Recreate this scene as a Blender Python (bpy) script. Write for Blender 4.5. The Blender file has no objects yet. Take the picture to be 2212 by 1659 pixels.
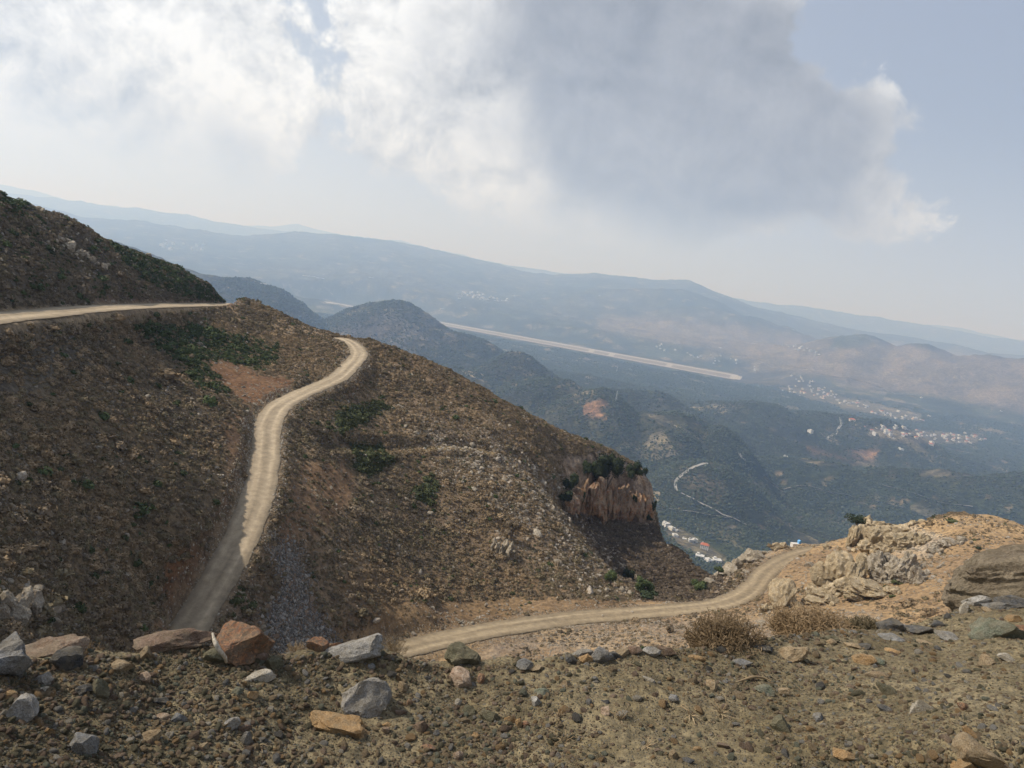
import bpy, bmesh, math, random
import numpy as np
from mathutils import Vector, Matrix, Euler

R = math.radians
rnd = random.Random(7)
rs = np.random.RandomState(7)
sc = bpy.context.scene
COL = sc.collection

# ------------------------------------------------------------------ camera
# positions measured off a 2212 px wide print of the photograph; F is the focal length in its pixels
F, CX, CY = 1659.0, 1106.0, 829.5
PITCH, ROLL = R(7.70), R(8.42)
fw = np.array([0, math.cos(PITCH), -math.sin(PITCH)])
r0 = np.array([1.0, 0, 0]); u0 = np.array([0, math.sin(PITCH), math.cos(PITCH)])
RT = math.cos(ROLL) * r0 + math.sin(ROLL) * u0
UP = math.cos(ROLL) * u0 - math.sin(ROLL) * r0
cam = bpy.data.cameras.new('camera'); camo = bpy.data.objects.new('camera', cam); COL.objects.link(camo)
cam.sensor_width = 36; cam.lens = 27; cam.clip_start = 0.05; cam.clip_end = 200000
camo.matrix_world = Matrix(((RT[0], UP[0], -fw[0], 0), (RT[1], UP[1], -fw[1], 0), (RT[2], UP[2], -fw[2], 0), (0, 0, 0, 1)))
sc.camera = camo

def ray(x, y): return fw + RT * ((x - CX) / F) - UP * ((y - CY) / F)
def pt(x, y, d):
    r = ray(x, y); return r * (d / math.hypot(r[0], r[1]))
def ptz(x, y, z):
    r = ray(x, y); return r * (z / r[2])
def proj(P):
    P = np.asarray(P, float); w = P @ fw
    w = np.where(w < 1e-6, 1e-6, w)
    return CX + F * (P @ RT) / w, CY - F * (P @ UP) / w

# ------------------------------------------------------------------ light
SUN_AZ, SUN_EL = R(-88), R(45)          # azimuth from the view direction (+Y), clockwise positive
sund = Vector((math.sin(SUN_AZ) * math.cos(SUN_EL), math.cos(SUN_AZ) * math.cos(SUN_EL), math.sin(SUN_EL)))
sl = bpy.data.lights.new('sun', 'SUN'); sl.energy = 3.7; sl.angle = R(1.2); sl.color = (1.0, 0.945, 0.87)
so = bpy.data.objects.new('sun', sl); COL.objects.link(so)
so.rotation_euler = sund.to_track_quat('Z', 'Y').to_euler()

sc.view_settings.view_transform = 'Standard'; sc.view_settings.look = 'None'
sc.view_settings.gamma = 1; sc.view_settings.exposure = 0.34; sc.view_settings.use_curve_mapping = False
sc.render.engine = 'CYCLES'
sc.cycles.use_denoising = True
sc.cycles.max_bounces = 5; sc.cycles.diffuse_bounces = 2; sc.cycles.volume_bounces = 2
sc.cycles.transparent_max_bounces = 4; sc.cycles.glossy_bounces = 1

# ------------------------------------------------------------------ node helpers
class G:
    def __init__(s, nt): s.nt = nt
    def n(s, t, **kw):
        nd = s.nt.nodes.new(t)
        for k, v in kw.items(): setattr(nd, k, v)
        return nd
    def L(s, a, b):
        if isinstance(a, bpy.types.NodeSocket): s.nt.links.new(a, b)
        else:
            try: b.default_value = a
            except Exception: b.default_value = tuple(a) + (1,)
    def m(s, op, a, b=0.0, c=0.0, clamp=False):
        nd = s.n('ShaderNodeMath', operation=op, use_clamp=clamp)
        for i, v in enumerate((a, b, c)): s.L(v, nd.inputs[i])
        return nd.outputs[0]
    def mr(s, v, a, b, c=0.0, d=1.0, smooth=True):
        nd = s.n('ShaderNodeMapRange', interpolation_type='SMOOTHSTEP' if smooth else 'LINEAR')
        for i, q in enumerate((v, a, b, c, d)): s.L(q, nd.inputs[i])
        return nd.outputs[0]
    def mix(s, f, a, b, bt='MIX'):
        nd = s.n('ShaderNodeMix', data_type='RGBA', blend_type=bt)
        s.L(f, nd.inputs[0]); s.L(a, nd.inputs[6]); s.L(b, nd.inputs[7])
        return nd.outputs[2]
    def noise(s, vec, scale, detail=4, rough=0.55, dist=0.0):
        nd = s.n('ShaderNodeTexNoise'); s.L(vec, nd.inputs['Vector'])
        nd.inputs['Scale'].default_value = scale; nd.inputs['Detail'].default_value = detail
        nd.inputs['Roughness'].default_value = rough; nd.inputs['Distortion'].default_value = dist
        return nd.outputs[0]
    def vor(s, vec, scale, out='Distance', feature='F1'):
        nd = s.n('ShaderNodeTexVoronoi', feature=feature); s.L(vec, nd.inputs['Vector'])
        nd.inputs['Scale'].default_value = scale
        return nd.outputs[out]
    def vm(s, op, a, b=(0, 0, 0)):
        nd = s.n('ShaderNodeVectorMath', operation=op); s.L(a, nd.inputs[0]); s.L(b, nd.inputs[1])
        return nd.outputs['Value'] if op == 'DOT_PRODUCT' else nd.outputs[0]

# ------------------------------------------------------------------ sky
wd = bpy.data.worlds.new('World'); sc.world = wd; wd.use_nodes = True
nt = wd.node_tree; nt.nodes.clear(); g = G(nt)
out = g.n('ShaderNodeOutputWorld'); bg = g.n('ShaderNodeBackground'); nt.links.new(bg.outputs[0], out.inputs[0])
sky = g.n('ShaderNodeTexSky', sky_type='NISHITA', sun_disc=False)
sky.sun_elevation = SUN_EL; sky.sun_rotation = SUN_AZ; sky.altitude = 900; sky.air_density = 1.3; sky.dust_density = 3.0; sky.ozone_density = 1.5
bg.inputs[1].default_value = 0.1
geo = g.n('ShaderNodeNewGeometry')
tc = g.n('ShaderNodeTexCoord')
dvec = tc.outputs['Generated']
sep = g.n('ShaderNodeSeparateXYZ'); g.L(dvec, sep.inputs[0])
# flatten the direction onto a cloud layer so that clouds thin towards the horizon
zz = g.m('ADD', g.m('MAXIMUM', sep.outputs[2], 0.0), 0.22)
cv = g.n('ShaderNodeCombineXYZ')
g.L(g.m('DIVIDE', sep.outputs[0], zz), cv.inputs[0]); g.L(g.m('DIVIDE', sep.outputs[1], zz), cv.inputs[1]); g.L(sep.outputs[2], cv.inputs[2])
n1 = g.noise(cv.outputs[0], 1.7, 9, 0.58, 0.3)
n2 = g.noise(cv.outputs[0], 6.5, 8, 0.62, 0.2)
n3 = g.noise(dvec, 11.0, 8, 0.62, 0.15)
def blob(x, y, px, amp):
    """a cloud mass: centre direction and angular radius in degrees-like pixels"""
    d = ray(x, y); d = d / np.linalg.norm(d)
    dot = g.vm('DOT_PRODUCT', dvec, tuple(d))
    c = math.cos(px / F)
    return g.m('MULTIPLY', g.mr(dot, 2 * c - 1 + .3 * (1 - c), 1.0 - (1 - c) * .1), amp)
def total(bl):
    acc = None
    for b in bl:
        o = blob(*b); acc = o if acc is None else g.m('ADD', acc, o)
    return acc
cover = total([(40, 110, 380, .6), (330, 150, 260, .5), (640, 190, 220, .5), (900, 150, 280, .5), (1200, 60, 380, .6),
               (1480, 120, 330, .65), (1150, 260, 260, .35), (1450, 330, 230, .7), (1720, 360, 150, .55), (1960, 360, 150, .6),
               (100, -150, 300, .4), (1250, -250, 420, .5), (250, 280, 240, .35), (600, 0, 170, -.5), (380, 340, 140, .3), (2000, 60, 260, -.4), (2150, 250, 160, -.3)])
dark = total([(1180, 170, 330, .45), (1500, 90, 320, .95), (1420, 340, 240, 1.0), (1600, 380, 190, .95), (1880, 400, 170, 1.1), (1640, 230, 180, .6), (1250, -200, 420, .6), (980, 230, 200, .12),
              (420, 345, 130, .7), (120, 280, 180, .45), (620, 380, 160, .4)])
def nz(sock, k): return g.m('MULTIPLY', g.m('SUBTRACT', sock, 0.5), k)
shift = g.vm('ADD', dvec, (sund[0] * .016, sund[1] * .016, sund[2] * .016 + .006))
nA = g.noise(dvec, 4.6, 9, .6, .35); nB = g.noise(dvec, 11.0, 10, .67, .25); nB2 = g.noise(shift, 11.0, 10, .67, .25)
nC = g.noise(dvec, 5.0, 3, .5, .2); nC2 = g.noise(g.vm('ADD', dvec, (sund[0] * .05, sund[1] * .05, sund[2] * .05 + .02)), 5.0, 3, .5, .2)
relief = g.m('ADD', g.m('MULTIPLY', g.m('SUBTRACT', nB, nB2), 1.7), g.m('MULTIPLY', g.m('SUBTRACT', nC, nC2), 1.2))
dens = g.m('ADD', cover, g.m('ADD', nz(nA, 2.6), g.m('ADD', nz(nB, 1.8), nz(n1, .7))))
mask = g.mr(dens, 0.26, 0.56)
up_fade = g.mr(sep.outputs[2], 0.03, 0.14)
mask = g.m('MULTIPLY', mask, up_fade)
dk = g.mr(g.m('ADD', dark, g.m('ADD', nz(nA, 2.4), nz(nB, 1.3))), 0.25, 1.9)
lum = g.m('ADD', 1.03, g.m('ADD', relief, nz(nB, .6)))
lum = g.m('MINIMUM', g.m('MAXIMUM', lum, .55), 1.22)
white = g.mix(1.0, (6.7, 6.8, 6.85, 1), lum, 'MULTIPLY')
grey = g.mix(1.0, (2.6, 2.68, 2.88, 1), g.m('ADD', 1.0, g.m('MULTIPLY', g.m('ADD', relief, nz(nB, .6)), .55)), 'MULTIPLY')
cc = g.mix(dk, white, grey)
# thin high veil over the clear part: the blue is washed out
side = g.mr(g.vm('DOT_PRODUCT', dvec, (0.8, 0.2, 0.3)), -0.2, 0.75)
veil = g.mix(side, (4.5, 4.7, 5.2, 1), (2.75, 3.02, 3.8, 1))
skyc = g.mix(0.8, sky.outputs[0], veil)
hz = g.mr(sep.outputs[2], 0.0, 0.26)
lowc = g.mix(side, (5.7, 6.15, 6.9, 1), (3.9, 4.35, 5.3, 1))
skyc = g.mix(hz, lowc, skyc)
fin = g.mix(mask, skyc, cc)
nt.links.new(fin, bg.inputs[0])

# ------------------------------------------------------------------ numpy noise
def _h(ix, iy, iz, seed):
    h = (ix * 374761393 + iy * 668265263 + iz * 2147483647 + seed * 1274126177) & 0xFFFFFFFF
    h = ((h ^ (h >> 13)) * 1274126177) & 0xFFFFFFFF
    h = ((h ^ (h >> 16)) * 2246822519) & 0xFFFFFFFF
    return ((h ^ (h >> 15)) & 0xFFFFFF) / float(0xFFFFFF) * 2 - 1
def vnoise(x, y, z=None, seed=0):
    x = np.asarray(x, float); y = np.asarray(y, float)
    z = np.zeros_like(x) if z is None else np.asarray(z, float)
    ix = np.floor(x).astype(np.int64); iy = np.floor(y).astype(np.int64); iz = np.floor(z).astype(np.int64)
    fx, fy, fz = x - ix, y - iy, z - iz
    fx = fx * fx * fx * (fx * (fx * 6 - 15) + 10); fy = fy * fy * fy * (fy * (fy * 6 - 15) + 10); fz = fz * fz * (3 - 2 * fz)
    flat = not np.any(z)
    def pl(k):
        a = _h(ix, iy, iz + k, seed); b = _h(ix + 1, iy, iz + k, seed); c = _h(ix, iy + 1, iz + k, seed); d = _h(ix + 1, iy + 1, iz + k, seed)
        return (a * (1 - fx) + b * fx) * (1 - fy) + (c * (1 - fx) + d * fx) * fy
    if flat: return pl(0)
    return pl(0) * (1 - fz) + pl(1) * fz
def fbm(x, y, z=None, oct=4, gain=.5, seed=0, ridged=False):
    a, s, t = 1.0, 0.0, 0.0; f = 1.0
    for o in range(oct):
        v = vnoise(x * f, y * f, None if z is None else z * f, seed + o * 17)
        if ridged: v = 1 - 2 * np.abs(v)
        s = s + v * a; t += a; a *= gain; f *= 2.03
    return s / t

def smooth(a, b, v):
    t = np.clip((v - a) / (b - a), 0, 1); return t * t * (3 - 2 * t)

# ------------------------------------------------------------------ object helpers
def tag(o, label=None, cat=None, group=None, kind=None):
    if label: o['label'] = label
    if cat: o['category'] = cat
    if group: o['group'] = group
    if kind: o['kind'] = kind
    return o
def link(name, me, mat=None, parent=None, loc=None):
    o = bpy.data.objects.new(name, me)
    if mat is not None and me is not None and len(me.materials) == 0: me.materials.append(mat)
    if parent is not None: o.parent = parent
    if loc is not None: o.location = loc
    COL.objects.link(o); return o
def grid_mesh(name, P, cols=None, smoothing=True):
    """P: (n, m, 3)"""
    n, m = P.shape[:2]
    me = bpy.data.meshes.new(name)
    idx = np.arange(n * m).reshape(n, m)
    q = np.stack([idx[:-1, :-1], idx[:-1, 1:], idx[1:, 1:], idx[1:, :-1]], -1).reshape(-1, 4)
    me.vertices.add(n * m); me.vertices.foreach_set('co', P.reshape(-1).astype(np.float32))
    me.loops.add(q.size); me.loops.foreach_set('vertex_index', q.reshape(-1).astype(np.int32))
    me.polygons.add(len(q)); me.polygons.foreach_set('loop_start', (np.arange(len(q)) * 4).astype(np.int32))
    me.update(calc_edges=True)
    if smoothing: me.polygons.foreach_set('use_smooth', np.ones(len(q), bool))
    if cols is not None:
        for nm, c in cols.items():
            if c.shape[-1] == 3 and c.ndim == 3:
                a = me.color_attributes.new(nm, 'FLOAT_COLOR', 'POINT')
                c4 = np.concatenate([c.reshape(-1, 3), np.ones((n * m, 1))], 1)
                a.data.foreach_set('color', c4.reshape(-1).astype(np.float32))
    me.validate()
    return me
def tri_mesh(name, V, Fc, smoothing=False):
    me = bpy.data.meshes.new(name); me.from_pydata([tuple(v) for v in V], [], [tuple(f) for f in Fc])
    if smoothing: me.polygons.foreach_set('use_smooth', np.ones(len(me.polygons), bool))
    me.update()
    if smoothing == 'sharp': me.set_sharp_from_angle(angle=R(24))
    return me

def inpoly(x, y, poly, soft=8.0):
    """soft inside weight of points in a polygon"""
    poly = np.asarray(poly, float); n = len(poly)
    ins = np.zeros(x.shape, bool); dmin = np.full(x.shape, 1e9)
    for i in range(n):
        x1, y1 = poly[i]; x2, y2 = poly[(i + 1) % n]
        c = ((y1 > y) != (y2 > y)) & (x < (x2 - x1) * (y - y1) / ((y2 - y1) if y2 != y1 else 1e-9) + x1)
        ins ^= c
        vx, vy = x2 - x1, y2 - y1
        t = np.clip(((x - x1) * vx + (y - y1) * vy) / (vx * vx + vy * vy + 1e-9), 0, 1)
        dmin = np.minimum(dmin, np.hypot(x - x1 - t * vx, y - y1 - t * vy))
    s = np.where(ins, dmin, -dmin)
    return smooth(-soft, soft, s)

def polyline(P, step):
    """dense Catmull-Rom through 3D points"""
    P = [np.array(p, float) for p in P]; P = [2 * P[0] - P[1]] + P + [2 * P[-1] - P[-2]]
    o = []
    for i in range(1, len(P) - 2):
        a, b, c, d = P[i - 1:i + 3]; n = max(2, int(np.linalg.norm(c - b) / step))
        for k in range(n):
            t = k / n
            o.append(.5 * (2 * b + (c - a) * t + (2 * a - 5 * b + 4 * c - d) * t * t + (3 * b - a - 3 * c + d) * t ** 3))
    o.append(P[-2]); return np.array(o)

# ------------------------------------------------------------------ materials
def mat(name, build):
    m = bpy.data.materials.new(name); m.use_nodes = True; m.node_tree.nodes.clear(); g = G(m.node_tree)
    o = g.n('ShaderNodeOutputMaterial'); b = g.n('ShaderNodeBsdfPrincipled'); m.node_tree.links.new(b.outputs[0], o.inputs[0])
    b.inputs['Roughness'].default_value = .93; b.inputs['Specular IOR Level'].default_value = .15
    build(g, b); return m
def bump(g, b, h, dist, strength=1.0):
    bn = g.n('ShaderNodeBump'); bn.inputs['Distance'].default_value = dist; bn.inputs['Strength'].default_value = strength
    g.L(h, bn.inputs['Height']); g.L(bn.outputs[0], b.inputs['Normal'])

def attr(g, name):
    a = g.n('ShaderNodeAttribute'); a.attribute_name = name; return a.outputs['Color']
def obj_co(g): return g.n('ShaderNodeTexCoord').outputs['Object']

def m_slope(g, b):
    co = obj_co(g); c = attr(g, 'tint')
    a = g.noise(co, 1.1, 8, .68); f = g.noise(co, 7.0, 5, .7); big = g.noise(co, .045, 5, .6)
    c = g.mix(1, c, g.mix(g.mr(big, .35, .65), (.82, .8, .8, 1), (1.14, 1.12, 1.06, 1)), 'MULTIPLY')
    c = g.mix(g.mr(a, .3, .7), g.mix(1, c, (.55, .55, .56, 1), 'MULTIPLY'), g.mix(1, c, (1.38, 1.34, 1.25, 1), 'MULTIPLY'))
    st = g.mr(g.vor(co, 1.6), .28, .12); sel = g.mr(g.noise(co, .16, 4, .7), .5, .66)
    c = g.mix(g.m('MULTIPLY', g.m('MULTIPLY', st, sel), .5), c, (.36, .33, .29, 1))
    g.L(c, b.inputs['Base Color'])
    h = g.m('ADD', a, g.m('MULTIPLY', f, .35)); bump(g, b, h, .55, 1.0)
M_SLOPE = mat('dry_mountain_soil', m_slope)

def m_valley(g, b):
    co = obj_co(g); c = attr(g, 'tint')
    n = g.noise(co, .004, 9, .68); f = g.noise(co, .035, 6, .75)
    v = g.vor(co, .0075, 'Color'); sv = g.n('ShaderNodeSeparateColor'); g.L(v, sv.inputs[0])
    c = g.mix(g.mr(n, .3, .7), g.mix(1, c, (.62, .66, .7, 1), 'MULTIPLY'), g.mix(1, c, (1.35, 1.3, 1.2, 1), 'MULTIPLY'))
    c = g.mix(g.m('MULTIPLY', g.mr(sv.outputs[0], .72, .95), g.mr(n, .45, .6)), c, (.23, .19, .13, 1))
    f2 = g.noise(co, .09, 4, .7)
    c = g.mix(g.mr(f, .38, .66), g.mix(1, c, (.5, .52, .54, 1), 'MULTIPLY'), g.mix(1, c, (1.4, 1.36, 1.25, 1), 'MULTIPLY'))
    c = g.mix(g.mr(f2, .38, .64), g.mix(1, c, (.62, .64, .65, 1), 'MULTIPLY'), g.mix(1, c, (1.3, 1.28, 1.2, 1), 'MULTIPLY'))
    g.L(c, b.inputs['Base Color']); bump(g, b, g.m('ADD', n, g.m('MULTIPLY', f, .3)), 30, .7)
M_VALLEY = mat('valley_groves_and_fields', m_valley)

def m_road(g, b):
    co = obj_co(g); c = attr(g, 'tint'); a = g.noise(co, .9, 6, .65); f = g.noise(co, 14, 4, .7)
    c = g.mix(g.mr(a, .3, .7), g.mix(1, c, (.8, .79, .78, 1), 'MULTIPLY'), g.mix(1, c, (1.15, 1.13, 1.1, 1), 'MULTIPLY'))
    c = g.mix(g.mr(f, .35, .7), c, g.mix(1, c, (1.2, 1.18, 1.12, 1), 'MULTIPLY'))
    g.L(c, b.inputs['Base Color']); bump(g, b, g.m('ADD', a, f), .12)
M_ROAD = mat('packed_gravel_road', m_road)

# ------------------------------------------------------------------ MID SLOPES : a height field through measured points
upper_road_px = [(-330, 735, 88), (-150, 705, 103), (0, 686, 120), (100, 676, 135), (200, 667, 155), (300, 662, 185), (400, 659, 225), (470, 658, 262), (522, 658, 298)]
lower_road_px = [(738, 731, 246), (758, 740, 239), (771, 752, 232), (774, 767, 225), (758, 788, 214), (735, 812, 200), (700, 830, 190), (640, 856, 175), (600, 880, 163), (579, 915, 153), (574, 955, 144),
                 (570, 1000, 135), (555, 1070, 122), (530, 1140, 113.5), (490, 1220, 106.5), (445, 1300, 101), (400, 1370, 96), (372, 1420, 92)]
right_road_px = [(780, 1424, 108), (870, 1402, 114), (960, 1382, 119.5), (1050, 1364, 125), (1150, 1347, 132), (1250, 1335, 139), (1350, 1326, 145), (1450, 1318, 151), (1540, 1309, 159), (1600, 1290, 168),
                 (1632, 1265, 178), (1657, 1235, 190), (1700, 1208, 204), (1750, 1191, 218), (1800, 1182, 233)]
ctl = upper_road_px + lower_road_px + right_road_px + [
 (-250, 330, 150), (0, 405, 170), (50, 424, 186), (98, 443, 200), (140, 462, 208), (175, 481, 216), (212, 498, 226), (250, 515, 235), (290, 533, 243), (330, 549, 252), (365, 566, 260), (400, 583, 268), (440, 606, 277), (480, 631, 285),
 (570, 664, 290), (640, 690, 270), (700, 712, 254), (740, 724, 249), (800, 742, 241), (850, 757, 240), (900, 775, 241), (950, 797, 246), (1000, 820, 251), (1050, 842, 257), (1100, 866, 263), (1150, 891, 270), (1200, 916, 276), (1250, 940, 282), (1300, 962, 288), (1350, 984, 294), (1385, 1003, 297), (1406, 1024, 298),
 (0, 550, 145), (0, 620, 132), (200, 590, 185), (100, 560, 168), (300, 610, 215), (400, 628, 245), (-250, 550, 118),
 (0, 760, 108), (0, 850, 98), (0, 1000, 82), (0, 1150, 71), (0, 1350, 60), (-250, 850, 80), (-250, 1100, 58), (-250, 1400, 46),
 (150, 750, 128), (150, 900, 105), (150, 1100, 84), (150, 1300, 70), (300, 750, 165), (300, 850, 138), (300, 1000, 110), (300, 1150, 94), (300, 1300, 80), (240, 1400, 72),
 (420, 750, 200), (420, 820, 165), (420, 900, 140), (420, 1000, 122), (420, 1150, 103), (395, 1260, 93), (520, 720, 232), (520, 790, 192), (520, 840, 172), (620, 720, 246), (620, 790, 208), (700, 765, 226),
 (700, 900, 168), (700, 1000, 147), (650, 1100, 126), (600, 1250, 109), (560, 1350, 102), (650, 1300, 109), (650, 1400, 103),
 (800, 1350, 113), (800, 1200, 130), (800, 1050, 153), (800, 900, 190), (800, 825, 213), (900, 1130, 152), (900, 980, 184), (900, 860, 219),
 (1000, 1320, 134), (1000, 1200, 149), (1000, 1050, 175), (1000, 920, 212), (1100, 1280, 146), (1100, 1130, 172), (1100, 990, 209),
 (1200, 1290, 147), (1200, 1200, 165), (1200, 1090, 197), (1205, 1020, 228), (1250, 1150, 198), (1300, 1220, 187), (1300, 1285, 168), (1370, 1265, 181),
 # cliff rim and foot
 (1215, 1008, 256), (1255, 992, 266), (1300, 988, 275), (1350, 1003, 284), (1398, 1034, 291),
 (1238, 1098, 251), (1268, 1108, 260), (1300, 1114, 269), (1352, 1118, 278), (1404, 1130, 287),
 (1290, 1150, 256), (1340, 1180, 253), (1380, 1230, 243), (1400, 1270, 237), (1450, 1205, 262), (1500, 1240, 252), (1478, 1182, 274), (1545, 1240, 256),
 # saddle, its far rim
 (1450, 1292, 172), (1380, 1292, 166), (1510, 1280, 176), (1560, 1243, 186), (1600, 1214, 201), (1640, 1189, 214), (1690, 1179, 229), (1722, 1168, 246), (1770, 1172, 246),
 (1000, 1400, 119), (1150, 1390, 124), (1300, 1370, 132), (1500, 1360, 139), (1640, 1350, 142), (1800, 1330, 141), (1800, 1400, 120), (2000, 1300, 150), (2150, 1280, 152), (2300, 1300, 145),
 # knoll
 (1845, 1172, 203), (1900, 1147, 206), (1970, 1133, 207), (2043, 1117, 206), (2105, 1114, 206), (2150, 1122, 208), (2212, 1143, 210), (2400, 1190, 215),
 (1800, 1200, 188), (1750, 1240, 175), (1700, 1298, 160), (1900, 1230, 180), (2000, 1200, 184), (2100, 1180, 183), (2100, 1240, 166), (1900, 1300, 155), (2212, 1220, 172), (1850, 1265, 167),
]
W = [pt(*c) for c in ctl]
def azp(az, d, z): W.append(np.array([math.sin(R(az)) * d, math.cos(R(az)) * d, z]))
# hidden ground: our own slope below the berm, and the far sides of the crests
for az in (-75, -55, -40, -25, -10, 5, 20, 35, 50, 75):
    azp(az, 4.5, -4.0); azp(az, 14, -12); azp(az, 30, -22 - (3 if abs(az) < 30 else 0))
    if abs(az) < 30: azp(az, 50, -35); azp(az, 72, -46 if az > -20 else -42)
    elif az > 0: azp(az, 60, -34); azp(az, 100, -42)
    else: azp(az, 50, -28)
for x, y, d, dd, dz in [(-250, 330, 150, 40, 22), (0, 415, 170, 40, 22), (98, 455, 200, 40, 22), (250, 525, 235, 40, 24), (400, 590, 268, 40, 28), (520, 655, 298, 35, 28), (570, 664, 290, 40, 30), (640, 690, 270, 45, 32),
                        (740, 727, 249, 45, 34), (800, 742, 241, 50, 36), (900, 775, 241, 50, 36), (1000, 820, 251, 50, 38), (1100, 866, 263, 50, 40), (1200, 916, 276, 50, 42), (1300, 962, 288, 50, 46), (1385, 1003, 297, 45, 50), (1406, 1024, 298, 35, 55),
                        (1404, 1130, 287, 30, 34), (1478, 1182, 274, 30, 34), (1550, 1245, 256, 25, 30),
                        (1510, 1280, 176, 22, 20), (1450, 1292, 172, 26, 21), (1380, 1292, 168, 28, 19), (1560, 1243, 186, 25, 22), (1600, 1214, 201, 28, 26), (1640, 1189, 214, 30, 28), (1690, 1179, 229, 30, 28), (1722, 1168, 246, 28, 28), (1790, 1175, 248, 30, 30),
                        (1845, 1172, 203, 40, 26), (1970, 1133, 207, 40, 26), (2105, 1114, 206, 42, 28), (2212, 1143, 210, 42, 30), (2400, 1190, 215, 45, 32),
                        (1255, 1145, 203, 22, 19), (1310, 1215, 192, 24, 18)]:
    p = pt(x, y, d); az = math.degrees(math.atan2(p[0], p[1])); azp(az, d + dd, p[2] - dz)
for az in np.arange(-75, 76, 10): azp(az, 420, -185 - (0 if az < -10 else 20)); azp(az, 350, -110 if az < -5 else -140)
W = np.array(W)
def tps_fit(P, v, reg=.02):
    n = len(P); S = 100.0
    A = np.zeros((n + 3, n + 3)); D = np.hypot(P[:, None, 0] - P[None, :, 0], P[:, None, 1] - P[None, :, 1]) / S
    A[:n, :n] = -D - .12 * np.exp(-(D / .35) ** 2) * 0 + np.eye(n) * reg * .01
    A[:n, n] = 1; A[:n, n + 1:] = P[:, :2] / S; A[n, :n] = 1; A[n + 1:, :n] = P[:, :2].T / S
    return np.linalg.solve(A, np.concatenate([v, [0, 0, 0]]))
_co = tps_fit(W, W[:, 2])
def base_h(X, Y):
    S = 100.0; s = _co[-3] + _co[-2] * X / S + _co[-1] * Y / S
    for i in range(len(W)):
        # a hair of rounding takes the point of each cone off
        s = s - _co[i] * np.sqrt((X - W[i, 0]) ** 2 + (Y - W[i, 1]) ** 2 + 9.0) / S
    return s
roads = {}
for nm, px in (('upper', upper_road_px), ('lower', lower_road_px), ('right', right_road_px)):
    roads[nm] = polyline([pt(*p) for p in px], 1.0)
HW = {'upper': 3.1, 'lower': 2.3, 'right': 2.35}
# old overgrown bench that crosses the spur
bench = polyline([pt(*p) for p in [(715, 945, 157), (760, 930, 162), (830, 905, 171), (900, 880, 184), (960, 873, 192), (1020, 868, 200), (1070, 880, 203)]], 1.5)
def road_dist(X, Y, L):
    sh = X.shape; x = X.ravel(); y = Y.ravel(); D = np.full(x.shape, 1e9); Z = np.zeros(x.shape); SD = np.zeros(x.shape)
    sel = (x > L[:, 0].min() - 14) & (x < L[:, 0].max() + 14) & (y > L[:, 1].min() - 14) & (y < L[:, 1].max() + 14)
    xs, ys = x[sel], y[sel]; d = np.full(xs.shape, 1e9); z = np.zeros(xs.shape); sd = np.zeros(xs.shape)
    for a, b in zip(L[:-1], L[1:]):
        vx, vy = b[0] - a[0], b[1] - a[1]; q = vx * vx + vy * vy + 1e-9
        t = np.clip(((xs - a[0]) * vx + (ys - a[1]) * vy) / q, 0, 1)
        dx, dy = xs - a[0] - t * vx, ys - a[1] - t * vy; dd = np.hypot(dx, dy); k = dd < d
        d = np.where(k, dd, d); z = np.where(k, a[2] + t * (b[2] - a[2]), z); sd = np.where(k, np.sign(vx * dy - vy * dx), sd)
    D[sel] = d; Z[sel] = z; SD[sel] = sd
    return D.reshape(sh), Z.reshape(sh), SD.reshape(sh)
bench[:, 2] = np.convolve(np.pad(base_h(bench[:, 0], bench[:, 1]), 6, 'edge'), np.ones(13) / 13, 'valid') + .1
def hill_full(X, Y):
    h = base_h(X, Y); d = np.hypot(X, Y)
    k = smooth(30, 90, d)
    h = h + k * (fbm(X / 22, Y / 22, oct=3, seed=3) * 1.5 + fbm(X / 11 + .3 * Y / 11, Y / 15, oct=3, seed=6, ridged=True) * .45 + fbm(X / 5, Y / 5, oct=3, seed=9) * .42 + fbm(X / 1.6, Y / 1.6, oct=2, seed=12) * .16)
    rw = np.zeros_like(h)
    for nm, L in roads.items():
        D, Z, SD = road_dist(X, Y, L); hw = HW[nm]
        cut = 2.2 + 1.2 * (SD > 0)
        w = 1 - smooth(hw, hw + cut, D)
        h = h * (1 - w) + (Z - .06) * w; rw = np.maximum(rw, 1 - smooth(hw + .2, hw + 1.5, D))
    D, Z, SD = road_dist(X, Y, bench); w = 1 - smooth(1.4, 4.6, D)
    h = h * (1 - w) + (Z - .6) * w
    return h, rw
NA, ND = 620, 520
az = np.linspace(R(-43), R(43), NA); dd = np.concatenate([np.linspace(4, 60, 40)[:-1], np.linspace(60, 310, ND - 60), np.linspace(312, 430, 21)])
A, D_ = np.meshgrid(az, dd); X = np.sin(A) * D_; Y = np.cos(A) * D_
Hh, RW = hill_full(X, Y)
near = smooth(26, 10, D_); Hh = np.minimum(Hh, -3.2 + 0 * Hh) * near + Hh * (1 - near)
HP = np.stack([X, Y, Hh], -1)
px, py = proj(HP)
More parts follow.
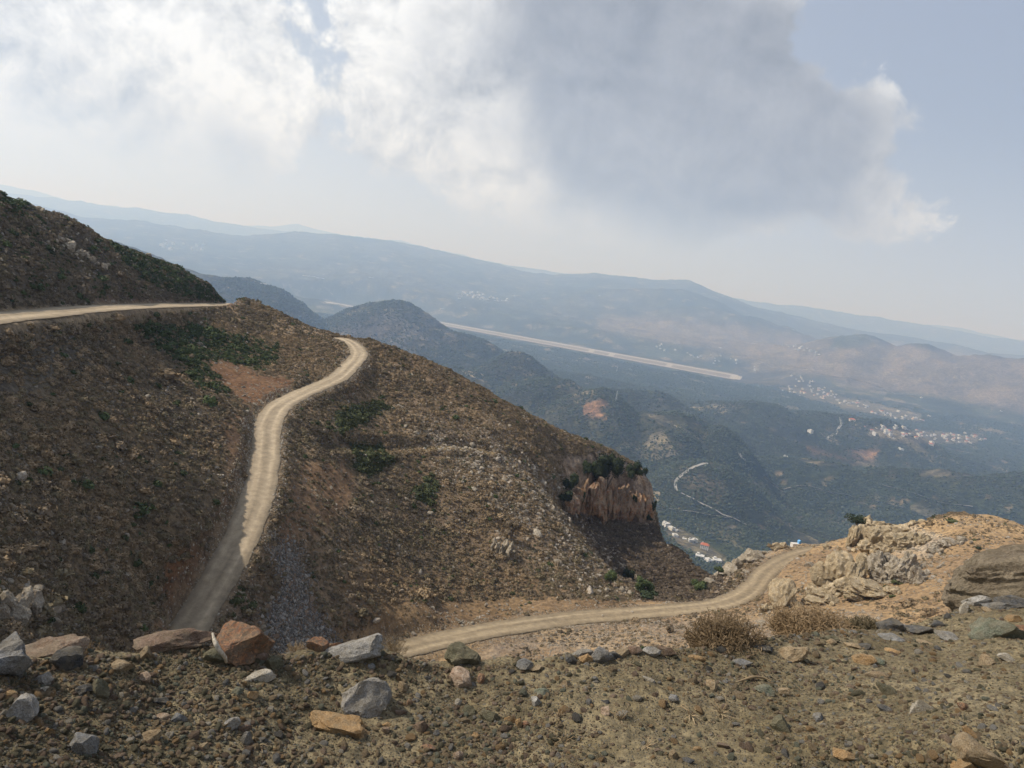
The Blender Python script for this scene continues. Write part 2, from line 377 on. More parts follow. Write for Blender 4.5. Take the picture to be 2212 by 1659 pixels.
# crisp karst relief in the rocky zones
rocky = np.maximum.reduce([
    inpoly(px, py, [(850, 880), (1060, 930), (1215, 1020), (1330, 1180), (1400, 1285), (1300, 1285), (1180, 1180), (1020, 1060), (900, 960)], 40) * .8,
    inpoly(px, py, [(1060, 1150), (1110, 1150), (1120, 1210), (1060, 1200)], 10),
    inpoly(px, py, [(1510, 1280), (1560, 1236), (1640, 1180), (1640, 1215), (1600, 1260), (1540, 1285)], 10),
    inpoly(px, py, [(1840, 1160), (1850, 1110), (1960, 1130), (2060, 1170), (2000, 1210), (1900, 1200)], 14),
    inpoly(px, py, [(1215, 985), (1408, 1015), (1412, 1135), (1240, 1110)], 10),
    
    inpoly(px, py, [(0, 1270), (90, 1270), (100, 1340), (0, 1350)], 20) * .7])
kr = fbm(X / 3.2, Y / 3.2, Hh / 3.2, oct=4, seed=31, ridged=True)
HP[..., 2] += rocky * (1 - RW) * kr * .55
cliffz = inpoly(px, py, [(1212, 990), (1300, 975), (1395, 1018), (1412, 1040), (1412, 1132), (1330, 1125), (1240, 1112)], 7)
cn = fbm(X / 3 + 7, Y / 3, Hh / 5.5, oct=4, gain=.6, seed=77)
HP[..., 1] -= cliffz * cn * 3.0; HP[..., 0] += cliffz * fbm(X / 2.5, Y / 2.5, Hh / 6, oct=3, seed=78) * 1.2
# base colours of the ground, by place; the ravine's has shade painted in
C = np.zeros(HP.shape) + np.array([.24, .178, .118])
def paint(poly, soft, col, amt=1.0, nz=0.0, ns=4.0):
    global C
    w = inpoly(px, py, poly, soft) * amt
    if nz: w = np.clip(w * (1 + nz * 2 * fbm(X / ns, Y / ns, oct=3, seed=len(poly) + 5)), 0, 1)
    C = C * (1 - w[..., None]) + np.array(col) * w[..., None]
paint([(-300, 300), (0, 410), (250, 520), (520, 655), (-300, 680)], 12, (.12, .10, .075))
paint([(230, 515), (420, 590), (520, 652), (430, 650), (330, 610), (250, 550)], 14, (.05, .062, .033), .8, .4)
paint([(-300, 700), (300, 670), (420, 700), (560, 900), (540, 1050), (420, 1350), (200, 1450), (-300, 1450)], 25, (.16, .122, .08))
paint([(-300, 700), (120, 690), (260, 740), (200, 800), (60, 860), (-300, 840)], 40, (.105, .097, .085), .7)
paint([(290, 690), (420, 700), (600, 740), (600, 790), (500, 800), (400, 790), (330, 750)], 14, (.05, .06, .032), .75, .4)
paint([(440, 770), (520, 785), (560, 810), (640, 815), (620, 848), (560, 880), (520, 870), (450, 800)], 9, (.2, .115, .065), .9, .3)
paint([(360, 1215), (420, 1180), (450, 1200), (420, 1260), (370, 1310), (345, 1290)], 9, (.22, .115, .06), .9, .3)
paint([(480, 900), (550, 880), (548, 1000), (520, 1100), (430, 1260), (350, 1385), (300, 1400), (400, 1200), (490, 1060)], 9, (.18, .115, .072), .7, .4)
paint([(200, 620), (330, 640), (520, 650), (520, 662), (200, 668)], 7, (.17, .11, .075), .8, .3)
paint([(640, 1000), (760, 990), (770, 1060), (700, 1160), (600, 1190), (610, 1120)], 18, (.21, .135, .082), .8, .4)
paint([(585, 1165), (640, 1190), (665, 1290), (725, 1400), (720, 1430), (590, 1430), (575, 1340), (610, 1260)], 10, (.10, .098, .095), 1.0, .2)
paint([(730, 800), (790, 800), (760, 900), (700, 900)], 18, (.19, .125, .08), .6, .4)
paint([(760, 955), (830, 960), (860, 1010), (800, 1035), (750, 1010)], 12, (.06, .07, .03), .8, .4)
paint([(700, 890), (820, 865), (850, 885), (740, 925)], 10, (.055, .065, .03), .8, .4)
paint([(780, 740), (1000, 815), (1250, 935), (1400, 1020), (1300, 1000), (1000, 850), (800, 770)], 12, (.20, .14, .09), .8, .3)
paint([(860, 880), (1060, 930), (1215, 1020), (1330, 1180), (1400, 1285), (1300, 1285), (1180, 1180), (1020, 1060), (900, 960)], 30, (.2, .17, .14), .45, .6, 6)
paint([(1212, 990), (1300, 975), (1408, 1020), (1412, 1132), (1300, 1120), (1238, 1112)], 6, (.27, .20, .145), 1)
paint([(1240, 1075), (1300, 1050), (1375, 1060), (1385, 1118), (1330, 1122), (1250, 1108)], 14, (.33, .185, .10), .8, .4, 3)
paint([(1212, 985), (1300, 965), (1408, 1020), (1412, 1060), (1300, 1020), (1225, 1050)], 8, (.24, .19, .15), .8, .4, 2)
paint([(1345, 1025), (1412, 1040), (1412, 1132), (1370, 1120)], 8, (.27, .21, .165), .7, .3, 2)
paint([(1215, 1100), (1412, 1130), (1560, 1245), (1540, 1290), (1390, 1300)], 9, (.085, .063, .05), 1, .25)  # slope under the cliff: its shade is painted in as darker ground
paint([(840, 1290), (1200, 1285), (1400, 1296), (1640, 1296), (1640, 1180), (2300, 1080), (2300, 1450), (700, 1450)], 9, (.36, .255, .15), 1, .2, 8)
paint([(700, 1250), (1200, 1230), (1500, 1290), (1200, 1330), (850, 1390)], 16, (.2, .135, .078), .7, .4, 8)
paint([(1510, 1280), (1560, 1236), (1640, 1180), (1700, 1172), (1640, 1215), (1600, 1260), (1540, 1285)], 8, (.30, .25, .2), .8, .4, 3)
paint([(1840, 1160), (1850, 1110), (1960, 1130), (2060, 1170), (2000, 1210), (1900, 1200)], 12, (.38, .32, .25), .8, .4, 3)
paint([(1130, 1330), (1600, 1330), (1900, 1330), (1900, 1420), (1000, 1430)], 20, (.34, .27, .2), .6, .6, 2)
C *= (1 + .25 * rocky * np.clip(kr, -1, 1))[..., None] * (1 + .55 * cliffz * np.clip(1.1 * fbm(X / 3, Y / 3, Hh / 7, oct=5, gain=.6, seed=79), -.8, 1))[..., None]
_w = np.clip(RW * (.75 + .9 * fbm(X / 1.5, Y / 1.5, oct=3, seed=88)), 0, .85)[..., None]; C = C * (1 - _w) + np.array([.29, .225, .15]) * _w
_D, _Z, _S = road_dist(X, Y, bench); _w = ((1 - smooth(1.2, 2.6, _D)) * .8)[..., None]; C = C * (1 - _w) + np.array([.25, .19, .10]) * _w
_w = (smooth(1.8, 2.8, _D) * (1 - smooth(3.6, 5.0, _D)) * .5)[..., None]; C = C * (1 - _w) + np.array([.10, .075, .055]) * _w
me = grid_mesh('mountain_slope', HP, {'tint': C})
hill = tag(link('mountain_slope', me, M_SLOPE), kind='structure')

def grid_sample(Xq, Yq):
    """height of the mid slope below a point (bilinear on the polar grid)"""
    a = np.arctan2(Xq, Yq); d = np.hypot(Xq, Yq)
    i = np.clip(np.searchsorted(dd, d) - 1, 0, len(dd) - 2); fi = np.clip((d - dd[i]) / (dd[i + 1] - dd[i]), 0, 1)
    j = np.clip(((a - az[0]) / (az[1] - az[0])).astype(int), 0, NA - 2); fj = np.clip((a - az[j]) / (az[1] - az[0]), 0, 1)
    Z = HP[..., 2]
    return (Z[i, j] * (1 - fi) + Z[i + 1, j] * fi) * (1 - fj) + (Z[i, j + 1] * (1 - fi) + Z[i + 1, j + 1] * fi) * fj

# visible part of the grid: running horizon along each azimuth
elev = HP[..., 2] / np.hypot(HP[..., 0], HP[..., 1])
VIS = elev >= np.maximum.accumulate(np.vstack([np.full((1, NA), -9), elev[:-1]]), 0) - .012

def ribbon(name, L, hw, mtl, colf, lift=.05, n=9, kind='structure'):
    n = 15
    T = np.gradient(L, axis=0); T[:, 2] = 0; T /= np.linalg.norm(T, axis=1)[:, None]; N = np.stack([T[:, 1], -T[:, 0], 0 * T[:, 0]], 1)
    s = np.linspace(-1, 1, n); P = np.zeros((len(L), n, 3)); Cc = np.zeros((len(L), n, 3))
    wob = fbm(np.arange(len(L)) / 9., np.zeros(len(L)), oct=2, seed=5) * .12
    for k in range(n):
        rag = (fbm(np.arange(len(L)) / 1.7, np.zeros(len(L)) + s[k], oct=3, seed=15) * .10 if abs(s[k]) > .95 else 0)
        P[:, k] = L + N * (hw * s[k] * (1 + wob * (1 if s[k] > 0 else -1) + rag))[:, None]
        P[:, k, 2] += lift + .12 * (1 - s[k] ** 4) - .07 * math.exp(-((abs(s[k]) - .42) / .14) ** 2)
        Cc[:, k] = colf(np.arange(len(L)), s[k])
    o = link(name, grid_mesh(name, P, {'tint': Cc}), mtl); o['kind'] = kind; return o
ROADC = {}
def track(i, s, base=(.36, .295, .21)):
    base = np.array(base); w = math.exp(-((abs(s) - .42) / .16) ** 2); e = smooth(.75, 1, abs(s))
    c = base * (.9 + .34 * w) * (1 - .3 * e); n = fbm(i / 16. + s, i * 0 + s * 5, oct=4, seed=2)
    return c[None] * (1 + .3 * n)[:, None]
for nm, L in roads.items():
    k = 'gravel_road'
    ribbon(k, polyline(L[::2], .7), HW[nm] + .25, M_ROAD, track if nm != 'right' else (lambda i, s: track(i, s, (.30, .24, .16))))

# ------------------------------------------------------------------ VALLEY
def gauss(X, Y, x, y, d, rx, ry, p=1.0, base=-620):
    q = pt(x, y, d); a = math.atan2(q[0], q[1]); dx, dy = X - q[0], Y - q[1]
    u = dx * math.cos(a) - dy * math.sin(a); v = dx * math.sin(a) + dy * math.cos(a)
    return (q[2] - base) * np.exp(-(((u / rx) ** 2 + (v / ry) ** 2) ** p))
HX = np.array([200, 380, 1000, 1650, 3000, 6000, 200000.]); HZ = np.array([-150, -215, -480, -612, -640, -652, -652.])
def az_of(x, y=700): q = ray(x, y); return math.atan2(q[0], q[1])
def el_of(x, y):
    q = ray(x, y); return q[2] / math.hypot(q[0], q[1])
def ridge(A, D, prof, dist, wf, wb, base=-650):
    a = np.array([az_of(x, y) for x, y in prof]); e = np.array([el_of(x, y) for x, y in prof])
    el = np.interp(A, a, e); zc = el * dist + 650
    zc = zc * (1 + 0.0 * A)
    q = D - dist
    prof_ = np.where(q < 0, np.exp(-(np.abs(q) / wf) ** 1.5), np.exp(-(np.abs(q) / wb) ** 2))
    return np.maximum(zc, 0) * prof_
MAIN = [(-400, 400), (-100, 425), (100, 452), (180, 474), (300, 478), (420, 492), (520, 506), (640, 508), (730, 510), (840, 520), (920, 535), (1010, 560), (1100, 580), (1200, 597), (1280, 593), (1400, 605), (1490, 612), (1550, 630), (1620, 655), (1680, 676), (1760, 700), (1900, 728), (2100, 757), (2400, 800), (2800, 860)]
FAR = [(-400, 350), (0, 403), (80, 415), (150, 438), (250, 448), (330, 462), (420, 476), (520, 489), (600, 489), (640, 486), (760, 512), (850, 519), (900, 530), (1000, 552), (1100, 592), (1300, 630), (1500, 668), (1800, 712), (1900, 700), (2000, 703), (2060, 710), (2140, 726), (2212, 737), (2400, 745), (2800, 800)]
FAR2 = [(-400, 340), (0, 420), (300, 452), (500, 482), (600, 500), (800, 525), (1000, 560), (1300, 605), (1600, 648), (1750, 668), (1850, 684), (2000, 706), (2212, 738), (2800, 800)]
FOOT = [(-400, 440), (0, 470), (300, 540), (385, 574), (430, 590), (500, 603), (560, 616), (610, 636), (660, 668), (700, 700), (760, 740), (2800, 1200)]
def valley_h(X, Y):
    D = np.hypot(X, Y); A = np.arctan2(X, Y)
    z = np.interp(D, HX, HZ)
    for a in [(862, 668, 4700, 560, 650, .95), (760, 688, 4800, 380, 500, .8), (1000, 735, 4500, 500, 500, .9), (900, 740, 4100, 500, 500, .9),
              (1120, 765, 3700, 330, 420, .8), (1000, 800, 3500, 450, 500, 1), (1290, 868, 2850, 330, 380, .9), (1200, 840, 3100, 350, 400, 1),
              (1450, 905, 2900, 300, 380, 1), (1560, 945, 2850, 200, 300, 1), (1400, 850, 3700, 500, 400, 1), (1640, 885, 4200, 450, 500, 1), (1850, 905, 4600, 500, 400, 1),
              (1780, 1000, 3150, 330, 330, 1), (2050, 1035, 3150, 480, 330, 1), (2300, 1060, 3200, 500, 380, 1), (1530, 1020, 2500, 230, 330, 1),
              (1870, 747, 10200, 900, 1300, .9), (2000, 768, 10000, 900, 1200, .9), (2150, 790, 9800, 1200, 1200, .9), (2350, 800, 9800, 1400, 1300, .9), (1620, 735, 12500, 1500, 900, 1), (1450, 700, 13500, 1500, 900, 1)]:
        z = np.maximum(z, -655 + gauss(X, Y, *a, base=-655))
    z = z + ridge(A, D, MAIN, 17500, 5200, 2500)
    z = np.maximum(z, -650 + ridge(A, D, FAR2, 26000, 3500, 3500)); z = np.maximum(z, -650 + ridge(A, D, FAR, 36000, 5000, 6000))
    z = np.maximum(z, -650 + ridge(A, D, FOOT, 4600, 1500, 900))
    rough = np.clip((z + 640) / 160, .06, 1.0)
    amp = 14 + 45 * rough
    n = fbm(X / 620, Y / 620, oct=5, gain=.52, seed=41, ridged=True) * amp * .75 + fbm(X / 190, Y / 190, oct=4, seed=43) * 15 * (.4 + rough)
    far = smooth(12000, 17000, D)
    n = n * (1 - far) + far * (fbm(X / 2300, Y / 2300, oct=6, gain=.55, seed=51, ridged=True) * 115 * smooth(-640, -560, z))
    n = n * smooth(1200, 2200, D)
    return z + n
VA = np.linspace(R(-52), R(52), 950)
VD = np.concatenate([np.geomspace(330, 1500, 25)[:-1], np.geomspace(1500, 7000, 290)[:-1], np.geomspace(7000, 60000, 150)])
A2, D2 = np.meshgrid(VA, VD); VX = np.sin(A2) * D2; VY = np.cos(A2) * D2
VZ = valley_h(VX, VY)
# runway shelf
def ground_px(x, y, z=-650): return ptz(x, y, z)
rw = [ground_px(700, 653), ground_px(1593, 818)]
ru = (rw[1] - rw[0])[:2]; rl = np.linalg.norm(ru); ru /= rl
s_ = (VX - rw[0][0]) * ru[0] + (VY - rw[0][1]) * ru[1]; t_ = (VX - rw[0][0]) * ru[1] - (VY - rw[0][1]) * ru[0]
kk = smooth(-700, -100, s_) * smooth(rl + 600, rl + 100, s_) * (1 - smooth(650, 1300, np.abs(t_)))
VZ = VZ * (1 - kk) + (-650) * kk
VP = np.stack([VX, VY, VZ], -1); vx, vy = proj(VP)
green = np.array([.036, .041, .022]); plainc = np.array([.056, .064, .04]); brown = np.array([.145, .115, .085]); scrub = np.array([.085, .082, .055])
nn = fbm(VX / 900, VY / 900, oct=4, seed=61); n5 = fbm(VX / 260, VY / 260, oct=4, seed=66)
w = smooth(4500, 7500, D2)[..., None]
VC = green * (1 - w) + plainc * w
up_ = smooth(-600, -430, VZ) * smooth(-.35, .35, nn + .3 * n5)
VC = VC * (1 - .7 * up_[..., None]) + scrub * .7 * up_[..., None]
def vpaint(poly, soft, col, amt=1, nz=0.0):
    p = np.array(poly); m_ = (vx > p[:, 0].min() - soft) & (vx < p[:, 0].max() + soft) & (vy > p[:, 1].min() - soft) & (vy < p[:, 1].max() + soft)
    if not m_.any(): return
    w = inpoly(vx[m_], vy[m_], poly, soft) * amt
    if nz: w = np.clip(w * (1 + 2 * nz * n5[m_]), 0, 1)
    VC[m_] = VC[m_] * (1 - w[:, None]) + np.array(col) * w[:, None]
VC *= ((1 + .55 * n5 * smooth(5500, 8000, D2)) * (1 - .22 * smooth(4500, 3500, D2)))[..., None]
vpaint([(690, 720), (760, 690), (860, 655), (960, 700), (1020, 735), (900, 760), (700, 760)], 14, (.115, .10, .085), .7, .5)
for _ in range(150):   # long thin fields and lanes seen at a slant across the plain
    x = rnd.uniform(560, 2200); y = 590 + (x - 600) * .13 + rnd.uniform(0, 120) ; l_ = rnd.uniform(8, 45); t_h = rnd.uniform(.4, 1.6); sl_ = rnd.uniform(.08, .26)
    vpaint([(x, y - t_h), (x + l_, y + l_ * sl_ - t_h), (x + l_, y + l_ * sl_ + t_h), (x, y + t_h)], 1.2, rnd.choice([(.24, .2, .15), (.2, .18, .15), (.3, .27, .23), (.03, .04, .03), (.035, .045, .03)]), .75)
for _ in range(60):
    x = rnd.uniform(1420, 2200); y = 850 + rnd.uniform(0, 300); l_ = rnd.uniform(10, 60); sl_ = rnd.uniform(-.1, .5)
    vpaint([(x, y - .8), (x + l_, y + l_ * sl_ - .8), (x + l_, y + l_ * sl_ + .8), (x, y + .8)], 1.5, (.2, .16, .11), .6, .5)
vpaint([(1300, 685), (1500, 690), (1700, 720), (1760, 765), (1650, 790), (1560, 760), (1400, 730), (1290, 710)], 14, brown * 1.35, .95, .3)
vpaint([(1560, 700), (1800, 735), (1780, 760), (1600, 745)], 10, brown * 1.2, .8, .4)
vpaint([(1640, 800), (1720, 775), (1800, 755), (1920, 740), (2300, 790), (2300, 910), (2130, 875), (1990, 850), (1850, 840), (1770, 810)], 10, brown * 1.3, .95, .25)
vpaint([(1590, 790), (1700, 800), (1800, 840), (1680, 850), (1560, 830)], 10, brown * .75, .6, .5)
vpaint([(1262, 872), (1300, 862), (1318, 876), (1290, 886), (1312, 904), (1258, 898)], 4, (.28, .16, .10), .7, .8)
vpaint([(1740, 965), (1900, 975), (1880, 1000), (1760, 985)], 8, (.26, .15, .09), .6, .9)
vpaint([(1470, 1010), (1560, 1040), (1570, 1080), (1520, 1070), (1480, 1050)], 12, (.14, .11, .075), .7, .6)
vpaint([(1560, 985), (1700, 985), (2212, 1060), (2212, 1130), (1850, 1140), (1640, 1090)], 22, (.028, .04, .028), .8, .3)  # wooded hill, darkened in colour to carry a cloud shadow
vpaint([(1480, 840), (1640, 860), (1700, 930), (1640, 960), (1560, 935), (1480, 880)], 25, (.03, .04, .03), .55, .3)
vpaint([(1420, 1110), (1560, 1120), (1700, 1160), (1600, 1200), (1560, 1260)], 14, (.055, .068, .032), .8, .5)
vill = np.maximum.reduce([inpoly(vx, vy, p_, 5) for p_ in ([(1680, 838), (1745, 838), (1870, 868), (1990, 895), (1985, 912), (1860, 892), (1740, 860)], [(1870, 920), (1900, 925), (2040, 933), (2115, 945), (2110, 960), (1960, 960), (1880, 942)], [(1435, 1130), (1470, 1140), (1570, 1205), (1560, 1222), (1500, 1195), (1440, 1160)])])
VC = VC * (1 - .6 * vill[..., None]) + np.array([.2, .165, .12]) * .6 * vill[..., None]
for _ in range(70):   # dry clearings
    x = rnd.uniform(1350, 2200); y = rnd.uniform(900, 1180)
    vpaint([(x + rnd.uniform(4, 16) * math.cos(a), y + rnd.uniform(2, 7) * math.sin(a)) for a in np.arange(0, 6.28, 1.05)], 2, (.19, .14, .09), .5, .5)
for _ in range(60):   # pale scars on the foothills
    x = rnd.uniform(700, 1350); y = rnd.uniform(700, 860)
    vpaint([(x + rnd.uniform(4, 12) * math.cos(a), y + rnd.uniform(1.5, 4) * math.sin(a)) for a in np.arange(0, 6.28, 1.05)], 1.6, (.22, .17, .12), .5, .5)
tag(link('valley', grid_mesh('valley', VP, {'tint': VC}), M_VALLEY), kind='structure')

def valley_z(x, y):
    a = math.atan2(x, y); d = math.hypot(x, y)
    i = int(np.clip(np.searchsorted(VD, d) - 1, 0, len(VD) - 2)); fi = (d - VD[i]) / (VD[i + 1] - VD[i])
    fj = (a - VA[0]) / (VA[1] - VA[0]); j = int(np.clip(fj, 0, len(VA) - 2)); fj -= j
    return (VP[i, j, 2] * (1 - fi) + VP[i + 1, j, 2] * fi) * (1 - fj) + (VP[i, j + 1, 2] * (1 - fi) + VP[i + 1, j + 1, 2] * fi) * fj
def valley_hit(x, y):
    """where the line of sight through a measured point meets the valley"""
    r = ray(x, y); h = math.hypot(r[0], r[1]); d = 1500.0
    while d < 40000:
        q = r * (d / h)
        if q[2] < valley_z(q[0], q[1]): return q
        d *= 1.004
    return r * (d / h)

# ------------------------------------------------------------------ haze
def haze_mat():
    m = bpy.data.materials.new('valley_air'); m.use_nodes = True; m.node_tree.nodes.clear(); g = G(m.node_tree)
    o = g.n('ShaderNodeOutputMaterial'); v = g.n('ShaderNodeVolumePrincipled')
    v.inputs['Color'].default_value = (.46, .66, 1, 1); v.inputs['Absorption Color'].default_value = (1, 1, 1, 1); v.inputs['Density'].default_value = 1.02e-4; v.inputs['Anisotropy'].default_value = 0.3
    m.node_tree.links.new(v.outputs[0], o.inputs['Volume']); return m
def box_mesh(name, x0, x1, y0, y1, z0, z1):
    V = [(x, y, z) for z in (z0, z1) for y in (y0, y1) for x in (x0, x1)]
    return tri_mesh(name, V, [(0, 2, 3, 1), (4, 5, 7, 6), (0, 1, 5, 4), (2, 6, 7, 3), (0, 4, 6, 2), (1, 3, 7, 5)])
tag(link('haze', box_mesh('haze', -62000, 62000, -2000, 62000, -760, 1500), haze_mat()), kind='stuff')

# ------------------------------------------------------------------ materials of stones, plants, walls
def rock_material(name, a, b_, c_=None, scale=1.0, patch=.55, strata=0.0):
    def f(g, b):
        co = obj_co(g)
        oi = g.n('ShaderNodeObjectInfo').outputs['Random']
        co2 = g.vm('ADD', co, (0, 0, 0)); ad = g.n('ShaderNodeVectorMath', operation='SCALE'); g.L(co, ad.inputs[0]); ad.inputs['Scale'].default_value = 1.0 / scale
        off = g.n('ShaderNodeCombineXYZ'); g.L(g.m('MULTIPLY', oi, 37.0), off.inputs[0]); g.L(g.m('MULTIPLY', oi, 11.0), off.inputs[1])
        v = g.vm('ADD', ad.outputs[0], off.outputs[0])
        n = g.noise(v, 2.2, 8, .62, .2); f1 = g.noise(v, 14, 7, .72); m = g.noise(v, 5.5, 5, .6, .6)
        col = g.mix(g.mr(n, .38, .62), a, b_)
        if c_: col = g.mix(g.m('MULTIPLY', g.mr(m, patch, patch + .12), .8), col, c_)
        col = g.mix(1, col, g.mix(g.mr(f1, .25, .75), (.52, .52, .53, 1), (1.42, 1.40, 1.36, 1)), 'MULTIPLY')
        bv = g.m('ADD', .82, g.m('MULTIPLY', oi, .36)); cv_ = g.n('ShaderNodeCombineXYZ'); [g.L(bv, cv_.inputs[i]) for i in range(3)]
        col = g.mix(1, col, cv_.outputs[0], 'MULTIPLY')
        du = g.noise(v, 1.3, 6, .7); col = g.mix(g.mr(du, .38, .64, .0, .5), col, (.215, .178, .118, 1))
        g.L(col, b.inputs['Base Color']); b.inputs['Roughness'].default_value = .9
        h = g.m('ADD', g.m('ADD', n, g.m('MULTIPLY', m, .7)), g.m('MULTIPLY', f1, .8))
        if strata:
            st = g.n('ShaderNodeTexWave', wave_type='BANDS', bands_direction='Z'); g.L(v, st.inputs['Vector']); st.inputs['Scale'].default_value = 2.2
            st.inputs['Distortion'].default_value = 7; st.inputs['Detail'].default_value = 5; h = g.m('ADD', h, g.m('MULTIPLY', st.outputs[1], strata))
        bump(g, b, h, .16 * scale, 1.0)
    return mat(name, f)
c4 = lambda r, g_, b: (r, g_, b, 1)
SC = .06
RM = {
 'grey': rock_material('grey_limestone', c4(.26, .25, .232), c4(.38, .365, .335), c4(.16, .15, .135), SC),
 'slate': rock_material('dark_slate', c4(.065, .067, .07), c4(.12, .12, .12), c4(.2, .19, .18), SC, .62),
 'blue': rock_material('blue_grey_stone', c4(.16, .162, .16), c4(.26, .255, .245), c4(.11, .105, .098), SC),
 'rust': rock_material('rust_orange_rock', c4(.27, .125, .065), c4(.35, .2, .115), c4(.12, .09, .075), SC, .44),
 'ochre': rock_material('ochre_rock', c4(.31, .19, .085), c4(.39, .26, .135), c4(.2, .13, .07), SC, .6),
 'tan': rock_material('tan_rock', c4(.27, .195, .115), c4(.36, .28, .18), c4(.17, .125, .08), SC, .58),
 'pink': rock_material('pinkish_rock', c4(.31, .215, .15), c4(.40, .31, .23), c4(.24, .14, .085), SC, .55),
 'pale': rock_material('pale_rock', c4(.38, .34, .27), c4(.48, .44, .37), c4(.28, .225, .165), SC, .6),
 'olive': rock_material('olive_stone', c4(.105, .098, .062), c4(.165, .155, .10), c4(.07, .065, .05), SC, .6),
 'green': rock_material('green_grey_stone', c4(.15, .17, .125), c4(.23, .235, .18), c4(.1, .11, .09), SC, .6),
 'brown': rock_material('brown_rock', c4(.15, .10, .07), c4(.24, .17, .125), c4(.09, .065, .055), SC, .55),
}
M_STRATA = rock_material('layered_sandstone', c4(.17, .135, .095), c4(.26, .215, .155), c4(.085, .07, .055), .3, .56)
M_KARST = rock_material('weathered_karst', c4(.40, .31, .19), c4(.53, .44, .30), c4(.27, .185, .105), 1.6, .56)
M_KARSTG = rock_material('grey_karst', c4(.31, .26, .195), c4(.45, .40, .32), c4(.19, .145, .105), 1.6, .56)
M_WHITE = rock_material('pale_scattered_limestone', c4(.33, .28, .225), c4(.46, .41, .34), c4(.23, .175, .13), 1.0, .6)

def m_dirt(g, b):
    co = obj_co(g)
    a = g.noise(co, 3.2, 6, .62); f = g.noise(co, 34, 6, .72); v1 = g.vor(co, 46); vc = g.vor(co, 46, 'Color'); v2 = g.vor(co, 120); vc2 = g.vor(co, 120, 'Color')
    c = g.mix(g.mr(a, .35, .66), c4(.14, .115, .067), c4(.225, .187, .117))
    c = g.mix(g.mr(f, .3, .75), g.mix(1, c, c4(.55, .55, .56), 'MULTIPLY'), g.mix(1, c, c4(1.5, 1.45, 1.35), 'MULTIPLY'))
    s1 = g.n('ShaderNodeSeparateColor'); g.L(vc, s1.inputs[0]); s2 = g.n('ShaderNodeSeparateColor'); g.L(vc2, s2.inputs[0])
    peb = g.mix(s1.outputs[1], c4(.13, .10, .06), c4(.24, .18, .11))
    k = g.m('MULTIPLY', g.mr(v1, .42, .25), g.mr(s1.outputs[0], .62, .7)); c = g.mix(k, c, peb)
    peb2 = g.mix(s2.outputs[1], c4(.09, .085, .07), c4(.22, .18, .12)); k2 = g.m('MULTIPLY', g.mr(v2, .45, .3), g.mr(s2.outputs[0], .5, .6)); c = g.mix(k2, c, peb2)
    g.L(c, b.inputs['Base Color'])
    h = g.m('ADD', g.m('MULTIPLY', f, .8), g.m('ADD', g.m('MULTIPLY', k, .7), g.m('MULTIPLY', k2, .35))); bump(g, b, h, .014, 1.0)
M_DIRT = mat('stony_earth', m_dirt)

def leafmat(name, a, b_, r=.8):
    def f(g, b):
        co = obj_co(g); n = g.noise(co, 3.0, 4, .7); oi = g.n('ShaderNodeObjectInfo').outputs['Random']
        c = g.mix(g.mr(n, .3, .7), a, b_); bv = g.m('ADD', .7, g.m('MULTIPLY', oi, .6)); cv_ = g.n('ShaderNodeCombineXYZ'); [g.L(bv, cv_.inputs[i]) for i in range(3)]
        g.L(g.mix(1, c, cv_.outputs[0], 'MULTIPLY'), b.inputs['Base Color']); b.inputs['Roughness'].default_value = r
    return mat(name, f)
LM = {
 'straw': leafmat('straw_brown_cushion', c4(.195, .14, .082), c4(.29, .215, .13)),
 'olive': leafmat('olive_brown_cushion', c4(.135, .108, .064), c4(.205, .165, .098)),
 'umber': leafmat('umber_cushion', c4(.14, .108, .07), c4(.205, .16, .108)),
 'shade': leafmat('shade_tinted_scrub', c4(.098, .076, .054), c4(.15, .117, .084)),  # ravine scrub, the shade there put into its colour
 'green': leafmat('dark_green_shrub', c4(.032, .046, .018), c4(.085, .105, .042)),
 'lime': leafmat('fresh_green_shrub', c4(.05, .058, .026), c4(.10, .108, .048)),
 'dark': leafmat('blackish_green_foliage', c4(.018, .026, .013), c4(.045, .058, .028)),
 'tree': leafmat('olive_tree_green', c4(.024, .035, .018), c4(.055, .07, .036)),
 'tree2': leafmat('grey_green_tree', c4(.045, .056, .034), c4(.09, .10, .06)),
 'dry': leafmat('dry_thorn_twigs', c4(.19, .13, .07), c4(.34, .25, .15)),
 'root': leafmat('dry_root_fibre', c4(.25, .18, .10), c4(.38, .29, .18)),
}
def flat_mat(name, c, rough=.8, n=.12, s=1.0):
    def f(g, b):
        q = g.noise(obj_co(g), s, 5, .6); k = g.mr(q, .2, .8, 1 - n, 1 + n); cv_ = g.n('ShaderNodeCombineXYZ'); [g.L(k, cv_.inputs[i]) for i in range(3)]
        g.L(g.mix(1, c + (1,), cv_.outputs[0], 'MULTIPLY'), b.inputs['Base Color']); b.inputs['Roughness'].default_value = rough
    return mat(name, f)
M_WALLW = flat_mat('white_render', (.60, .57, .52)); M_WALLC = flat_mat('cream_render', (.60, .54, .44)); M_WALLG = flat_mat('bare_concrete', (.42, .41, .39))
M_TILE = flat_mat('red_roof_tiles', (.40, .13, .07)); M_ROOFW = flat_mat('pale_flat_roof', (.55, .53, .48)); M_DARKW = flat_mat('dark_window', (.05, .06, .07), .3)
M_BLUE = flat_mat('blue_paint', (.16, .38, .66), .6); M_BARK = flat_mat('grey_bark', (.16, .13, .10)); M_WOOD = flat_mat('bleached_wood', (.42, .37, .29), .9, .6, 70)
M_PALE = flat_mat('airfield_concrete', (.38, .34, .28), .9, .1, .01); M_DRYG = flat_mat('dry_airfield_grass', (.21, .175, .13), .9, .15, .01); M_ASPH = flat_mat('pale_worn_asphalt', (.30, .28, .25), .9, .15, .05)
M_STEEL = flat_mat('painted_steel', (.5, .5, .5), .5)

